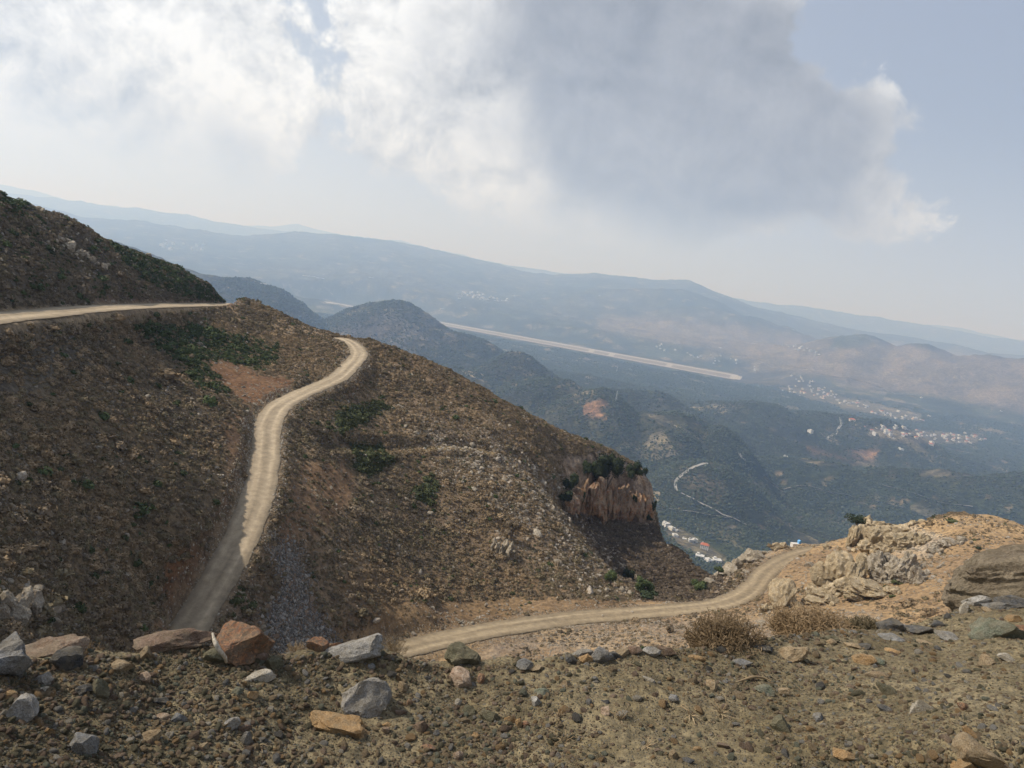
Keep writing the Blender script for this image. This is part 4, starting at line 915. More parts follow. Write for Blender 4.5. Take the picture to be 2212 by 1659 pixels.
for (x, y, w, h, key, lab) in [
    (860, 270, 90, 150, 'dark', 'narrow dark bush on the left shoulder of the cliff'), (1010, 300, 180, 260, 'dark', 'largest dark bush hanging on the cliff face'), (1240, 310, 110, 130, 'dark', 'dark bush below the cliff rim, right of the largest'),
    (1300, 330, 60, 90, 'dark', 'small dark bush nearest the cliff corner'), (700, 400, 110, 160, 'dark', 'dark bush in the gully left of the cliff'), (660, 520, 110, 90, 'dark', 'low dark bush at the gully foot left of the cliff'),
    (790, 520, 60, 110, 'dark', 'small dark bush on the left part of the orange rock face'), (1236, 550, 34, 70, 'dark', 'tiny dark bush in a crack of the orange rock face'), (1385, 600, 34, 90, 'dark', 'dark shrub clinging to the right edge of the cliff'),
    (1362, 700, 44, 50, 'dark', 'round dark shrub at the right foot of the cliff'), (1180, 1190, 90, 160, 'dark', 'tall dark bush in the ravine bottom'), (1040, 1190, 100, 110, 'green', 'mid green bush at the lip of the ravine'),
    (1320, 1240, 120, 110, 'green', 'green bush in the ravine right of the tall dark one'), (1350, 1325, 150, 46, 'dark', 'wide low dark bush behind the saddle rim'), (235, 790, 110, 110, 'umber', 'lone brown thicket above the pale pinnacles'),
    (1765, 1240, 90, 90, 'green', 'green bush at the ravine mouth by the road rim'), (1928, 1120, 60, 46, 'green', 'round olive bush against the village in the gap')]:
    X_, Y_ = c5(x, y); bush(X_, Y_, w * .2645 * 1.35, h * .2645 * 1.3, key, lab, 900, fwd=4.5 if 1200 < X_ < 1412 and Y_ < 1110 else 1.5)
def c4p(x, y): return 1481 + x * .3303, 1042.4 + y * .3303
x, y = c4p(1120, 240); bush(x, y, 42, 20, 'tree', 'small windswept tree on top of the jagged rock crest', 900, 'tree', 'tree', trunk=True)
for (x, y, w, h, key, lab) in [(1200, 380, 60, 40, 'dark', 'dark shrub rooted in a cleft of the jagged crest'), (1740, 250, 150, 26, 'lime', 'flat green shrub on the rounded top of the knoll'), (1385, 652, 80, 30, 'lime', 'green shrub at the foot of the karst rocks'),
     (1348, 740, 50, 22, 'lime', 'small green shrub on the slope below the pale slab'), (635, 635, 26, 16, 'dark', 'tiny dark shrub above the squat rock tower'), (330, 588, 24, 16, 'dark', 'single dark shrub on the tan bank left of the road'),
     (225, 845, 60, 16, 'green', 'low green tuft beside pale stones at the road edge'), (545, 410, 60, 26, 'straw', 'brown shrub on the rim above the road bend'), (1915, 425, 36, 12, 'dark', 'dark dot of a shrub on the bare knoll face')]:
    X_, Y_ = c4p(x, y); bush(X_, Y_, w * .3303, h * .3303, key, lab, 260, 'shrub', 'shrub')
bush(1444, 1357, 20, 22, 'umber', 'dark spiky bush alone on the stony field by the right road', 300, 'shrub', 'shrub')

# ------------------------------------------------------------------ NEAR EARTH BANK
colx = [(-900, 1390, 1.7, 1.5), (-400, 1400, 2.0, 1.6), (-200, 1405, 2.15, 1.75), (0, 1425, 2.3, 1.85), (150, 1428, 2.35, 1.9), (250, 1425, 2.4, 1.95), (350, 1408, 2.5, 2.0), (450, 1408, 2.5, 2.02), (600, 1412, 2.5, 2.05), (690, 1402, 2.55, 2.1), (760, 1398, 2.6, 2.1), (830, 1398, 2.62, 2.1), (870, 1412, 2.6, 2.12),
        (900, 1420, 2.62, 2.12), (1000, 1428, 2.7, 2.15), (1150, 1428, 2.75, 2.2), (1230, 1418, 2.8, 2.2), (1400, 1412, 2.9, 2.25), (1500, 1406, 3.05, 2.3), (1640, 1388, 3.3, 2.4), (1760, 1372, 3.65, 2.45), (1900, 1356, 4.1, 2.5), (1990, 1345, 4.4, 2.5), (2050, 1330, 4.6, 2.5), (2150, 1300, 4.9, 2.55), (2230, 1290, 5.1, 2.6), (2500, 1270, 5.4, 2.7), (3100, 1260, 5.6, 2.9)]
colx = np.array(colx, float)
NBX, NT_ = 760, 210
bx = np.concatenate([np.linspace(-900, -80, 60)[:-1], np.linspace(-80, 2290, 620), np.linspace(2290, 3000, 60)[1:]]); NBX = len(bx)
cy_ = np.interp(bx, colx[:, 0], colx[:, 1]); cd = np.interp(bx, colx[:, 0], colx[:, 2]); bd = np.interp(bx, colx[:, 0], colx[:, 3])
ker = np.hanning(25); ker /= ker.sum(); sm = lambda a: np.convolve(np.pad(a, 12, 'edge'), ker, 'valid')
cd, bd = sm(cd), sm(bd)
ts = np.concatenate([np.linspace(-.5, 0, 24)[:-1], np.linspace(0, 1, 150)]); BP = []
for t in ts:
    y = 1659 + (cy_ - 1659) * t; pw = 1.0 + .9 * smooth(1500, 2100, bx); dq = bd + (cd - bd) * (np.sign(t) * abs(t) ** pw)
    BP.append(np.array([pt(bx[k], y[k], dq[k]) for k in range(NBX)]))
BP = np.array(BP); crest = BP[-1]; rad = crest[:, :2] / np.linalg.norm(crest[:, :2], axis=1)[:, None]
back = []
for s in np.concatenate([np.linspace(.02, .5, 22), np.linspace(.6, 4.2, 24)]):
    q = crest.copy(); q[:, :2] += rad * s; q[:, 2] -= s * .25 + .62 * max(0, s - .06) ; back.append(q)
front = []
b0 = BP[0]; rad0 = b0[:, :2] / np.linalg.norm(b0[:, :2], axis=1)[:, None]
for f_ in (.3, .6, .85):
    q = b0.copy(); q[:, :2] *= f_; q[:, 2] = b0[:, 2] * f_ + (-1.46) * (1 - f_); front.append(q)
BP = np.concatenate([np.array(front), BP, np.array(back)]); ROW0 = 3
x_, y_, z_ = BP[..., 0], BP[..., 1], BP[..., 2]
dn = fbm(x_ / .5, y_ / .5, z_ / .5, oct=3, seed=201) * .045 + fbm(x_ / .13, y_ / .13, z_ / .13, oct=3, seed=202) * .016 + np.maximum(0, fbm(x_ / .035, y_ / .035, z_ / .035, oct=2, seed=203)) * .010
BP[..., 2] += dn
bank = tag(link('earth_bank', grid_mesh('earth_bank', BP), M_DIRT), kind='structure')
def bank_at(x, y):
    c = np.interp(x, bx, cy_); t = (1659 - y) / (1659 - c); j = np.interp(x, bx, np.arange(NBX)); i = np.interp(t, ts, np.arange(len(ts))) + ROW0
    if t > 1: i += min(18, (t - 1) * 40)
    i0, j0 = int(min(i, BP.shape[0] - 2)), int(min(j, NBX - 2)); fi, fj = i - i0, j - j0
    return (BP[i0, j0] * (1 - fi) + BP[i0 + 1, j0] * fi) * (1 - fj) + (BP[i0, j0 + 1] * (1 - fi) + BP[i0 + 1, j0 + 1] * fi) * fj
# the track the photographer stands on, behind and beside the camera
gx = np.linspace(-40, 40, 60); gy = np.linspace(-14, .55, 24); GX, GY = np.meshgrid(gx, gy)
near_track = np.stack([GX, GY, -1.50 + 0 * GX + .03 * fbm(GX, GY, oct=3, seed=8)], -1)
o = link('track', grid_mesh('track', near_track, {'tint': np.zeros(near_track.shape) + np.array([.2, .16, .11])}), M_ROAD); o['kind'] = 'structure'

# hand-placed stones: x, y, width, height on the print, tilt, colour, roundness, label
def stone(x, y, w, h, tilt, key, label, sub=3, seed=None, group=None, dist=None, planes=10, rough=.08, depth=.8, mtl=None, cat='stone', name='stone', lift=.12, lo=.5, hi=.85, strata_=0.0):
    q = bank_at(x, min(y + h * .25, 1700)) if dist is None else pt(x, y + h * .3, dist)
    k = np.linalg.norm(q) / F; W_, H_ = w * k / 2 * 1.06, h * k / 2 * 1.06
    seed = int(x * 13 + y * 7) if seed is None else seed
    V, Fc = rock_vf(seed, (W_, (W_ * .45 + H_ * .55) * depth, H_), sub=sub, planes=planes, rough=rough, lo=lo, hi=hi, strata_=strata_)
    a = math.atan2(q[0], q[1]); yaw = -a
    M = np.array((Matrix.Rotation(yaw, 3, 'Z') @ Matrix.Rotation(R(tilt - 8.4), 3, 'Y')))
    V = V @ M.T
    c = q + np.array([0, 0, H_ * (.25 + lift)]) - np.array([math.sin(a), math.cos(a), 0]) * H_ * .15
    o = link(name, tri_mesh(name, V, Fc, 'sharp' if sub > 2 else False), mtl or RM[key], loc=c); tag(o, label, cat, group); return o
ST = [
 (92, 1385, 138, 66, -6, 'pink', 'large pinkish orange boulder on the left end of the bank crest', 4), (18, 1425, 96, 84, -20, 'blue', 'grey boulder at the left frame edge under the pinkish boulder', 4),
 (147, 1427, 52, 40, 5, 'slate', 'dark angular stone right of the large pinkish boulder', 3), (92, 1460, 34, 40, 10, 'grey', 'pale grey upright stone below the pinkish boulder', 3), (254, 1444, 58, 30, -12, 'tan', 'tan clod-like stone on the low left part of the crest', 3),
 (316, 1416, 34, 26, -35, 'tan', 'tan wedge stone tilted on the crest before the dark ledge', 3), (378, 1386, 140, 46, 0, 'brown', 'long dark brown ledge rock left of the big rust rock', 4), (516, 1372, 124, 104, -8, 'rust', 'big rust orange rock with dark crust on the crest', 4),
 (460, 1412, 42, 36, 8, 'olive', 'olive brown stone under the bleached stick', 3), (560, 1408, 34, 18, 4, 'brown', 'brown stone at the right foot of the big rust rock', 3), (592, 1424, 44, 22, 28, 'olive', 'flat olive stone sloping off right of the rust rock', 3),
 (682, 1376, 48, 34, 10, 'rust', 'orange stone behind the long grey stone', 3), (722, 1378, 40, 18, 0, 'rust', 'low orange stone touching the long grey stone', 3), (757, 1388, 126, 38, -9, 'grey', 'long grey stone lying across the crest', 4),
 (782, 1482, 112, 76, -20, 'grey', 'largest pale grey boulder half buried in the bank', 4), (742, 1554, 142, 34, 9, 'ochre', 'long flat ochre slab below the grey boulder', 4), (45, 1534, 62, 58, -10, 'grey', 'pale grey stone near the left frame edge', 3),
 (177, 1606, 74, 58, -18, 'blue', 'blue grey block near the bottom left', 3), (218, 1497, 38, 44, 10, 'olive', 'upright olive tan stone left of centre on the bank', 3), (323, 1600, 42, 30, -15, 'tan', 'rounded tan stone low on the left bank', 3),
 (499, 1564, 36, 28, -30, 'grey', 'knobby grey stone beside a pale pebble, left of the ochre slab', 3), (526, 1570, 30, 18, 10, 'brown', 'flat brown stone right of the knobby grey stone', 3), (544, 1498, 24, 20, 0, 'ochre', 'small orange stone below the pale beige stone', 2),
 (562, 1457, 64, 26, -8, 'pale', 'flat pale beige stone under the rust rock', 3), (172, 1505, 44, 17, -5, 'slate', 'flat dark stone left of the upright olive stone', 3), (348, 1548, 32, 17, 8, 'pink', 'pale orange chip in the left bank', 2),
 (382, 1559, 34, 20, 20, 'blue', 'blue grey shard right of the pale orange chip', 2), (313, 1468, 20, 27, 0, 'pink', 'pinkish upright stone on the left bank', 2), (345, 1513, 30, 18, 0, 'slate', 'dark grey stone in the middle of the left bank', 2),
 (104, 1588, 19, 17, 0, 'ochre', 'small ochre stone above the blue grey block', 2), (534, 1589, 20, 34, -15, 'blue', 'narrow blue green shard low on the left bank', 2), (442, 1621, 20, 19, 0, 'tan', 'round tan pebble near the bottom left', 2),
 (20, 1500, 30, 18, 0, 'ochre', 'yellowish stone at the left frame edge', 2), (97, 1491, 26, 11, -6, 'pale', 'thin white stone left of the flat dark stone', 2), (427, 1493, 22, 20, 0, 'tan', 'tan cube-like stone below the olive brown stone', 2), (512, 1494, 20, 22, 30, 'green', 'green grey oval stone beside the small orange stone', 2),
 (996, 1402, 74, 52, 4, 'olive', 'dark olive block standing on the crest before the right road', 4), (1003, 1445, 56, 48, 20, 'pink', 'pink and white stone just below the olive block', 3), (1040, 1450, 18, 28, 5, 'rust', 'small rust stone right of the pink and white stone', 2),
 (889, 1494, 18, 28, -5, 'rust', 'upright orange stone right of the grey boulder', 2), (902, 1494, 17, 11, 0, 'blue', 'bluish pebble touching the upright orange stone', 2), (913, 1561, 36, 32, 0, 'brown', 'brown grey stone right of the ochre slab', 3), (836, 1562, 20, 22, 20, 'pink', 'pink stone between the ochre slab and the brown grey stone', 2),
 (869, 1520, 24, 15, 0, 'brown', 'brown stone above the pink stone', 2), (838, 1545, 22, 14, 0, 'ochre', 'ochre brown stone at the right tip of the slab', 2), (1013, 1520, 28, 22, 0, 'olive', 'olive stone in the centre of the bank', 2), (1053, 1532, 44, 36, -12, 'olive', 'half buried olive lump in the centre of the bank', 3),
 (1104, 1546, 26, 26, 10, 'ochre', 'bright orange stone right of the buried olive lump', 3), (1118, 1556, 18, 22, 0, 'ochre', 'orange stone leaning on the bright orange one', 2), (1136, 1558, 16, 16, 0, 'rust', 'small orange chip at the right of the orange pair', 2), (1170, 1494, 32, 22, 15, 'green', 'green grey stone with a flat top right of centre', 3),
 (1157, 1514, 22, 26, 0, 'grey', 'grey stone just under the green grey one', 2), (1219, 1482, 26, 22, 0, 'tan', 'dusty tan stone in smooth earth', 2), (1137, 1428, 38, 26, -15, 'blue', 'blue grey stone on the crest right of the olive block', 3), (1160, 1434, 40, 17, -6, 'tan', 'tan stone leaning against the blue grey one', 3),
 (1233, 1420, 26, 22, 0, 'slate', 'dark stone at the left end of the crest heap', 2), (1256, 1408, 46, 24, -12, 'grey', 'grey stone on top of the crest heap', 3), (1262, 1424, 32, 24, 10, 'ochre', 'ochre stone in the crest heap', 3), (1296, 1415, 54, 38, 8, 'blue', 'large blue grey stone of the crest heap', 3),
 (1325, 1418, 30, 22, 0, 'slate', 'slate stone right of the large blue grey heap stone', 2), (1345, 1412, 34, 20, 5, 'tan', 'tan stone toward the right of the crest heap', 2), (1370, 1406, 36, 22, 0, 'brown', 'brown stone ending the crest heap on the right', 3), (1405, 1408, 40, 24, -10, 'grey', 'pale rough stone left of the thorn bush', 3),
 (1440, 1412, 40, 24, 20, 'brown', 'brown rock at the left foot of the thorn bush', 3), (1304, 1530, 18, 13, 0, 'slate', 'dark bluish pebble over a mottled pink one', 2), (1306, 1550, 20, 30, -10, 'pink', 'mottled pink stone pointing downhill', 2), (990, 1617, 20, 26, 15, 'pink', 'pinkish stone near the bottom centre', 2),
 (1025, 1581, 22, 14, 0, 'ochre', 'orange oval stone low in the centre', 2), (925, 1605, 30, 11, 10, 'rust', 'thin orange shard below the brown grey stone', 2), (802, 1427, 18, 16, 0, 'blue', 'blue green pebble under the long grey stone', 2), (873, 1464, 22, 20, 20, 'tan', 'tan stone right of the grey boulder top', 2),
 (990, 1498, 18, 15, 0, 'pale', 'whitish stone above the centre olive stone', 2), (1061, 1501, 12, 15, 0, 'tan', 'small yellowish stone right of the whitish stone', 2),
 (1702, 1411, 74, 38, -22, 'tan', 'long tan brown rock tilted below the second thorn bush', 4), (1865, 1427, 42, 32, -8, 'ochre', 'bright ochre boulder on the right bank', 3), (1895, 1429, 24, 18, 0, 'green', 'pale green stone touching the ochre boulder', 2), (1888, 1460, 46, 19, 3, 'tan', 'brick-shaped tan stone under the ochre boulder', 3),
 (1919, 1495, 48, 27, 30, 'olive', 'olive slab tipping to the right below the brick-shaped stone', 3), (1987, 1530, 43, 38, 0, 'pale', 'round cream stone on the right bank', 3), (2112, 1622, 78, 54, 5, 'tan', 'big tan triangular stone in the bottom right corner', 3), (2082, 1648, 40, 28, 0, 'ochre', 'orange brown stone left under the big triangular one', 3),
 (2162, 1648, 48, 26, 5, 'tan', 'flat tan stone right under the big triangular one', 3), (2095, 1584, 36, 20, 20, 'ochre', 'ochre stone above the big triangular one', 3), (1824, 1624, 54, 20, 8, 'ochre', 'flat ochre stone near the bottom, right of centre', 3), (1531, 1492, 26, 28, 0, 'tan', 'tan rounded stone below the first thorn bush', 2),
 (1694, 1499, 25, 26, 0, 'tan', 'tan upright stone right of a grey green lump', 2), (1653, 1497, 46, 24, 12, 'green', 'grey green lump beside the curved root', 3), (1404, 1480, 36, 13, 35, 'pale', 'thin pale yellow shard lying aslant', 2), (1452, 1526, 21, 20, 20, 'blue', 'blue grey stone in bare earth right of centre', 2),
 (1768, 1552, 25, 20, 35, 'blue', 'dark blue stone in bare earth of the right bank', 2), (1683, 1572, 42, 38, 25, 'olive', 'dark olive stone half sunk in the right bank', 3), (1455, 1643, 23, 30, 0, 'tan', 'tan upright stone at the bottom edge', 2), (1480, 1652, 30, 14, 0, 'slate', 'dark flat stone at the bottom edge', 2), (1504, 1623, 18, 16, 0, 'ochre', 'orange tan pebble above the bottom edge', 2),
 (1504, 1426, 36, 14, 0, 'ochre', 'orange flat stone at the foot of the first thorn bush', 2), (1599, 1431, 46, 15, 0, 'blue', 'purplish grey flat stone between the thorn bushes', 3), (1655, 1405, 36, 20, -5, 'slate', 'dark grey stone between the thorn bushes', 3), (2139, 1357, 106, 60, 8, 'green', 'large angular green grey boulder at the right', 4),
 (1926, 1343, 52, 32, -5, 'slate', 'peaked black slate rock on the right crest', 3), (1987, 1356, 70, 16, -5, 'slate', 'long flat slate right of the peaked one', 3), (2026, 1345, 24, 16, 0, 'slate', 'small slate block at the right end of the flat slate', 2), (1919, 1375, 56, 17, 0, 'blue', 'purplish flat stone under the peaked slate', 3),
 (1998, 1381, 36, 14, 4, 'tan', 'beige flat stone in front of the flat slate', 2), (2050, 1373, 48, 17, 6, 'grey', 'grey flat stone left of the green grey boulder', 3), (2082, 1320, 18, 28, 0, 'pale', 'white upright stone beside the layered boulder', 2), (2112, 1306, 54, 26, -15, 'grey', 'grey angular stone leaning on the layered boulder', 3),
 (2150, 1312, 50, 18, 0, 'blue', 'blue grey flat stone under the layered boulder', 3), (2190, 1300, 60, 24, 5, 'slate', 'slate slab at the right frame edge under the layered boulder', 3), (2185, 1335, 30, 16, 0, 'ochre', 'ochre stone behind the green grey boulder', 2), (2130, 1322, 20, 14, 0, 'tan', 'tan pebble above the green grey boulder', 2),
 (2200, 1358, 44, 26, 5, 'rust', 'reddish flat stone right of the green grey boulder', 3), (1793, 1383, 32, 14, 0, 'olive', 'olive rounded stone right of the second thorn bush', 2), (1795, 1388, 24, 16, 0, 'tan', 'tan stone under the second thorn bush', 2), (1870, 1400, 26, 14, 0, 'slate', 'dark chip above the bright ochre boulder', 2),
 (1842, 1400, 34, 12, 0, 'tan', 'pinkish tan flat stone left of the dark chip', 2), (1930, 1405, 30, 12, 5, 'ochre', 'thin ochre stone right of the bright ochre boulder', 2), (2130, 1425, 26, 30, 20, 'tan', 'cream brown stone on the far right bank', 2), (2180, 1415, 34, 18, 10, 'pale', 'pale flat stone near the right frame edge', 2),
 (2075, 1540, 20, 18, 20, 'rust', 'small reddish stone right of the round cream stone', 2), (1912, 1530, 30, 14, 10, 'slate', 'dark purplish stone left of the round cream stone', 2),
]
for (x, y, w, h, tl, key, lab, sb) in ST:
    stone(x, y, w, h, tl, key, lab, sub=sb, cat='boulder' if w > 90 else 'stone', name='boulder' if w > 90 else 'stone', rough=.15 if sb < 4 else .23, lo=.42, hi=.8, planes=13, lift=.16 if y < np.interp(x, colx[:, 0], colx[:, 1]) + 14 else (.04 if x > 1500 else -.1))
stone(2258, 1226, 318, 128, -20, 'tan', 'huge layered brown boulder jutting in from the right edge', sub=5, dist=5.7, planes=7, rough=.16, mtl=M_STRATA, cat='boulder', name='boulder', seed=5, lift=-.15, lo=.6, strata_=.15)
# loose middling stones on the bank
keys = ['tan', 'tan', 'ochre', 'grey', 'tan', 'blue', 'olive', 'olive', 'brown', 'ochre', 'slate', 'pink', 'green', 'pale']
protos = {k: [rock_mesh('stone', 600 + i * 7 + j, (1, .85, .68), sub=2, planes=8, rough=.08, smoothing=False) for j in range(3)] for i, k in enumerate(dict.fromkeys(keys))}
r2 = random.Random(77); taken = [(a[0], a[1], max(a[2], a[3]) / 2) for a in ST]; cnt = 0; used = set()
while cnt < 175:
    x = r2.uniform(0, 2212); c = float(np.interp(x, bx, cy_)); x = x if r2.random() < .75 else r2.uniform(1550, 2212); c = float(np.interp(x, bx, cy_)); y = c + 2 + (1652 - c) * r2.random() ** (1.7 if x > 1500 else 1.15); s = r2.uniform(10, 23) * (1.1 if y > 1500 else .9)
    if any(math.hypot(x - a, y - b) < q + s * .6 for a, b, q in taken): continue
    taken.append((x, y, s / 2)); q = bank_at(x, y); k = np.linalg.norm(q) / F * s / 2; key = r2.choice(keys); me = protos[key][r2.randrange(3)]
    o = link('stone', me, RM[key], loc=q + np.array([0, 0, k * .2])); o.scale = (k * r2.uniform(.9, 1.3), k * r2.uniform(.8, 1.1), k * r2.uniform(.8, 1.2)); o.rotation_euler = (r2.uniform(-.5, .5), r2.uniform(-.5, .5), r2.uniform(0, 6.28))
    for a in sorted(ST, key=lambda a: math.hypot(a[0] - x, a[1] - y)):
        dx, dy = x - a[0], y - a[1]; way = ('right of' if dx > 0 else 'left of') if abs(dx) > abs(dy) else ('below' if dy > 0 else 'above')
        lab = 'small %s stone %s the %s' % ({'grey': 'grey', 'blue': 'blue grey', 'slate': 'dark', 'green': 'greenish', 'pink': 'pinkish'}.get(key, key), way, a[6])
        if lab not in used and len(lab.split()) <= 16: break
    used.add(lab); tag(o, lab, 'stone', 'small loose stones strewn over the earth bank'); cnt += 1
# pebbles and grit
def bank_scatter(n, smin, smax, name, label, seed, sub=1, crestbias=1.0):
    n = int(n * 1.35); rr = np.random.RandomState(seed); x = rr.uniform(-380, 2780, n); c = np.interp(x, bx, cy_); t = rr.rand(n) ** crestbias * 1.05 - .05
    i = np.interp(t, ts, np.arange(len(ts))) + ROW0; j = np.interp(x, bx, np.arange(NBX)); oc = rr.rand(n) < .16; i = np.where(oc, len(ts) - 1 + ROW0 + rr.uniform(-8, 5, n), i); i0 = np.clip(i.astype(int), 0, BP.shape[0] - 2); j0 = np.clip(j.astype(int), 0, NBX - 2); fi = (i - i0)[:, None]; fj = (j - j0)[:, None]
    P = (BP[i0, j0] * (1 - fi) + BP[i0 + 1, j0] * fi) * (1 - fj) + (BP[i0, j0 + 1] * (1 - fi) + BP[i0 + 1, j0 + 1] * fi) * fj
    # thin out in patches so that bare earth shows
    nn_ = fbm(P[:, 0] / .28, P[:, 1] / .28, P[:, 2] / .28, oct=3, seed=seed); keep = rr.rand(n) < smooth(-.45, .35, nn_) + .12 + .35 * (x > 1500) * (t > .6)
    P = P[keep]; n = len(P)
    s = smin * (smax / smin) ** (rr.rand(n) ** 2.2) / 1000.
    ks = ['olive', 'tan', 'olive', 'brown', 'green', 'grey', 'tan', 'tan', 'ochre', 'olive', 'brown', 'pale', 'tan', 'pink']
    src = [source('pebble', rock_mesh('pebble', 800 + q, (1, .85, .66), sub=sub, planes=5, rough=.05, smoothing=sub > 1), RM[kk_]) for q, kk_ in enumerate(ks)]
    scatter(name, P, rr.uniform(-3.1, 3.1, (n, 3)) * np.array([.3, .3, 1]), np.stack([s * rr.uniform(.8, 1.3, n), s, s * rr.uniform(.7, 1.1, n)], 1), rr.randint(0, len(src), n), src, label)
bank_scatter(13000, 3.5, 13, 'pebbles', 'mixed pebbles lying on the near earth bank', 11, sub=2)
bank_scatter(2600, 7.5, 15, 'small_stones', 'small stones and clods lying all over the near earth bank', 14, sub=2)
bank_scatter(60000, 1.3, 4.2, 'grit', 'fine grit and soil crumbs on the near earth bank', 12)

# bleached stick leaning on the big rust rock
d_ = np.linalg.norm(bank_at(488, 1425)[:2]) - .05
P = [pt(459, 1368, d_ - .03), pt(464, 1385, d_ - .06), pt(473, 1402, d_ - .07), pt(484, 1417, d_ - .06), pt(489, 1430, d_ - .03)]; b = P[2]
V, Fc = tube([p - b for p in polyline(P, .01)], list(np.interp(np.linspace(0, 1, len(polyline(P, .01))), [0, .3, .8, 1], [.0035, .007, .006, .004])), 7)
V = V + .0016 * np.stack([fbm(V[:, 0] * 90, V[:, 2] * 90, oct=2, seed=1), fbm(V[:, 0] * 90, V[:, 2] * 90, oct=2, seed=2), 0 * V[:, 0]], 1)
tag(link('stick', tri_mesh('stick', V, Fc, True), M_WOOD, loc=b), 'bleached flat stick leaning against the big rust rock', 'stick')

# thorny dry bushes
def thorn_bush(x, y, w, h, dist, label, n=520, key='dry', seed=1, name='thorn_bush', cat='bush', rad=.0021):
    rr = np.random.RandomState(seed); base = pt(x, y + h * .5, dist); k = np.linalg.norm(base) / F; W_, H_ = w * k, h * k
    stems, twigs = [], []
    for t in range(n):
        a = rr.uniform(0, 6.283); rr_r = rr.rand() ** .6; hx = math.cos(a) * rr_r * W_ * .5; hy = math.sin(a) * rr_r * W_ * .38; hz_ = H_ * (1 - rr_r ** 2.2 * .55) * rr.uniform(.3, 1.12)
        b0_ = np.array([hx * .45 * rr.uniform(.5, 1.2), hy * .45, -.02]); e = np.array([hx, hy, hz_]); m_ = (b0_ + e) / 2 + rr.normal(size=3) * W_ * .035
        stems.append(tube([b0_, m_, e], [rad * 1.3, rad, rad * .6], 3))
        for q in range(13):
            s_ = rr.uniform(.35, 1.0); p = (b0_ * (1 - s_) + e * s_) + rr.normal(size=3) * W_ * .008; d = rr.normal(size=3); d[2] = abs(d[2]) * .6; d /= np.linalg.norm(d); ln = W_ * rr.uniform(.035, .10)
            m2 = p + d * ln * .5 + rr.normal(size=3) * ln * .32; twigs.append(tube([p, m2, p + d * ln], [rad * .8, rad * .6, rad * .35], 3))
    root = link(name, None, None, loc=base); tag(root, label, cat); root.empty_display_size = .1
    link('stem', tri_mesh('stem', *join(stems)), LM[key], root); link('twig', tri_mesh('twig', *join(twigs)), LM[key], root); return root
thorn_bush(1565, 1375, 172, 84, 3.25, 'brown thorny bush growing on the crest, the left of two', 330, seed=1)
thorn_bush(1752, 1350, 190, 62, 3.95, 'brown thorny bush on the crest, right of the other thorn bush', 340, seed=2)
thorn_bush(1868, 1352, 90, 28, 4.2, 'low grey green dry bush trailing left of the peaked slate', 200, 'olive', seed=3)
thorn_bush(850, 1388, 70, 34, 2.75, 'wispy grey twigs at the right end of the long grey stone', 46, 'root', seed=4, name='dry_twigs', cat='twigs', rad=.0008)
thorn_bush(196, 1408, 60, 36, 2.5, 'wispy dry twigs on the low left part of the crest', 34, 'dry', seed=5, name='dry_twigs', cat='twigs', rad=.0008)
thorn_bush(640, 1395, 60, 22, 2.65, 'thin dry twigs left of the orange stone', 30, 'root', seed=6, name='dry_twigs', cat='twigs', rad=.0008)
def tuft(x, y, w, n, label, seed, key='root'):
    rr = np.random.RandomState(seed); q = bank_at(x, y); k = np.linalg.norm(q) / F; parts = []
    nrm = np.array([0, -.55, .83])
    for t in range(n):
        a = rr.uniform(0, 6.283); L_ = w * k * .5 * rr.uniform(.4, 1.1); d = np.array([math.cos(a), math.sin(a) * .83, math.sin(a) * .5]); P = [np.zeros(3) - nrm * .004]
        for s_ in (.35, .7, 1.0): P.append(d * L_ * s_ + nrm * (.012 * math.sin(s_ * 3.1) + .004) + rr.normal(size=3) * L_ * .06)
        parts.append(tube(P, [.0016, .0013, .001, .0005], 4))
    o = link('root_tuft', tri_mesh('root_tuft', *join(parts)), LM[key], loc=q); tag(o, label, 'roots'); return o
tuft(1220, 1604, 110, 15, 'spidery dry root tuft low in the bank right of centre', 1); tuft(1337, 1574, 70, 10, 'dry root tuft under the mottled pink stone', 2); tuft(1207, 1564, 44, 8, 'small dry tuft above the spidery root tuft', 3)
tuft(1489, 1563, 60, 10, 'dry root tuft left of the widest one', 4); tuft(1554, 1556, 100, 17, 'widest dry root tuft on the bank below the thorn bushes', 5); tuft(1394, 1622, 60, 11, 'root tuft close to the bottom edge', 6); tuft(1862, 1594, 64, 8, 'thin root strands on the lower right bank', 7); tuft(560, 1604, 70, 6, 'thin root strands on the lower left bank', 8)
q0 = bank_at(1600, 1490); P = [bank_at(a, b_) - q0 + np.array([0, -.006, .012]) for a, b_ in [(1585, 1492), (1602, 1484), (1625, 1477), (1648, 1474), (1662, 1478)]]
tag(link('root', tri_mesh('root', *tube(polyline(P, .01), list(np.interp(np.linspace(0, 1, len(polyline(P, .01))), [0, .5, 1], [.002, .006, .003])), 6), True), LM['root'], loc=q0), 'curved brown root lying above the grey green lump', 'root')

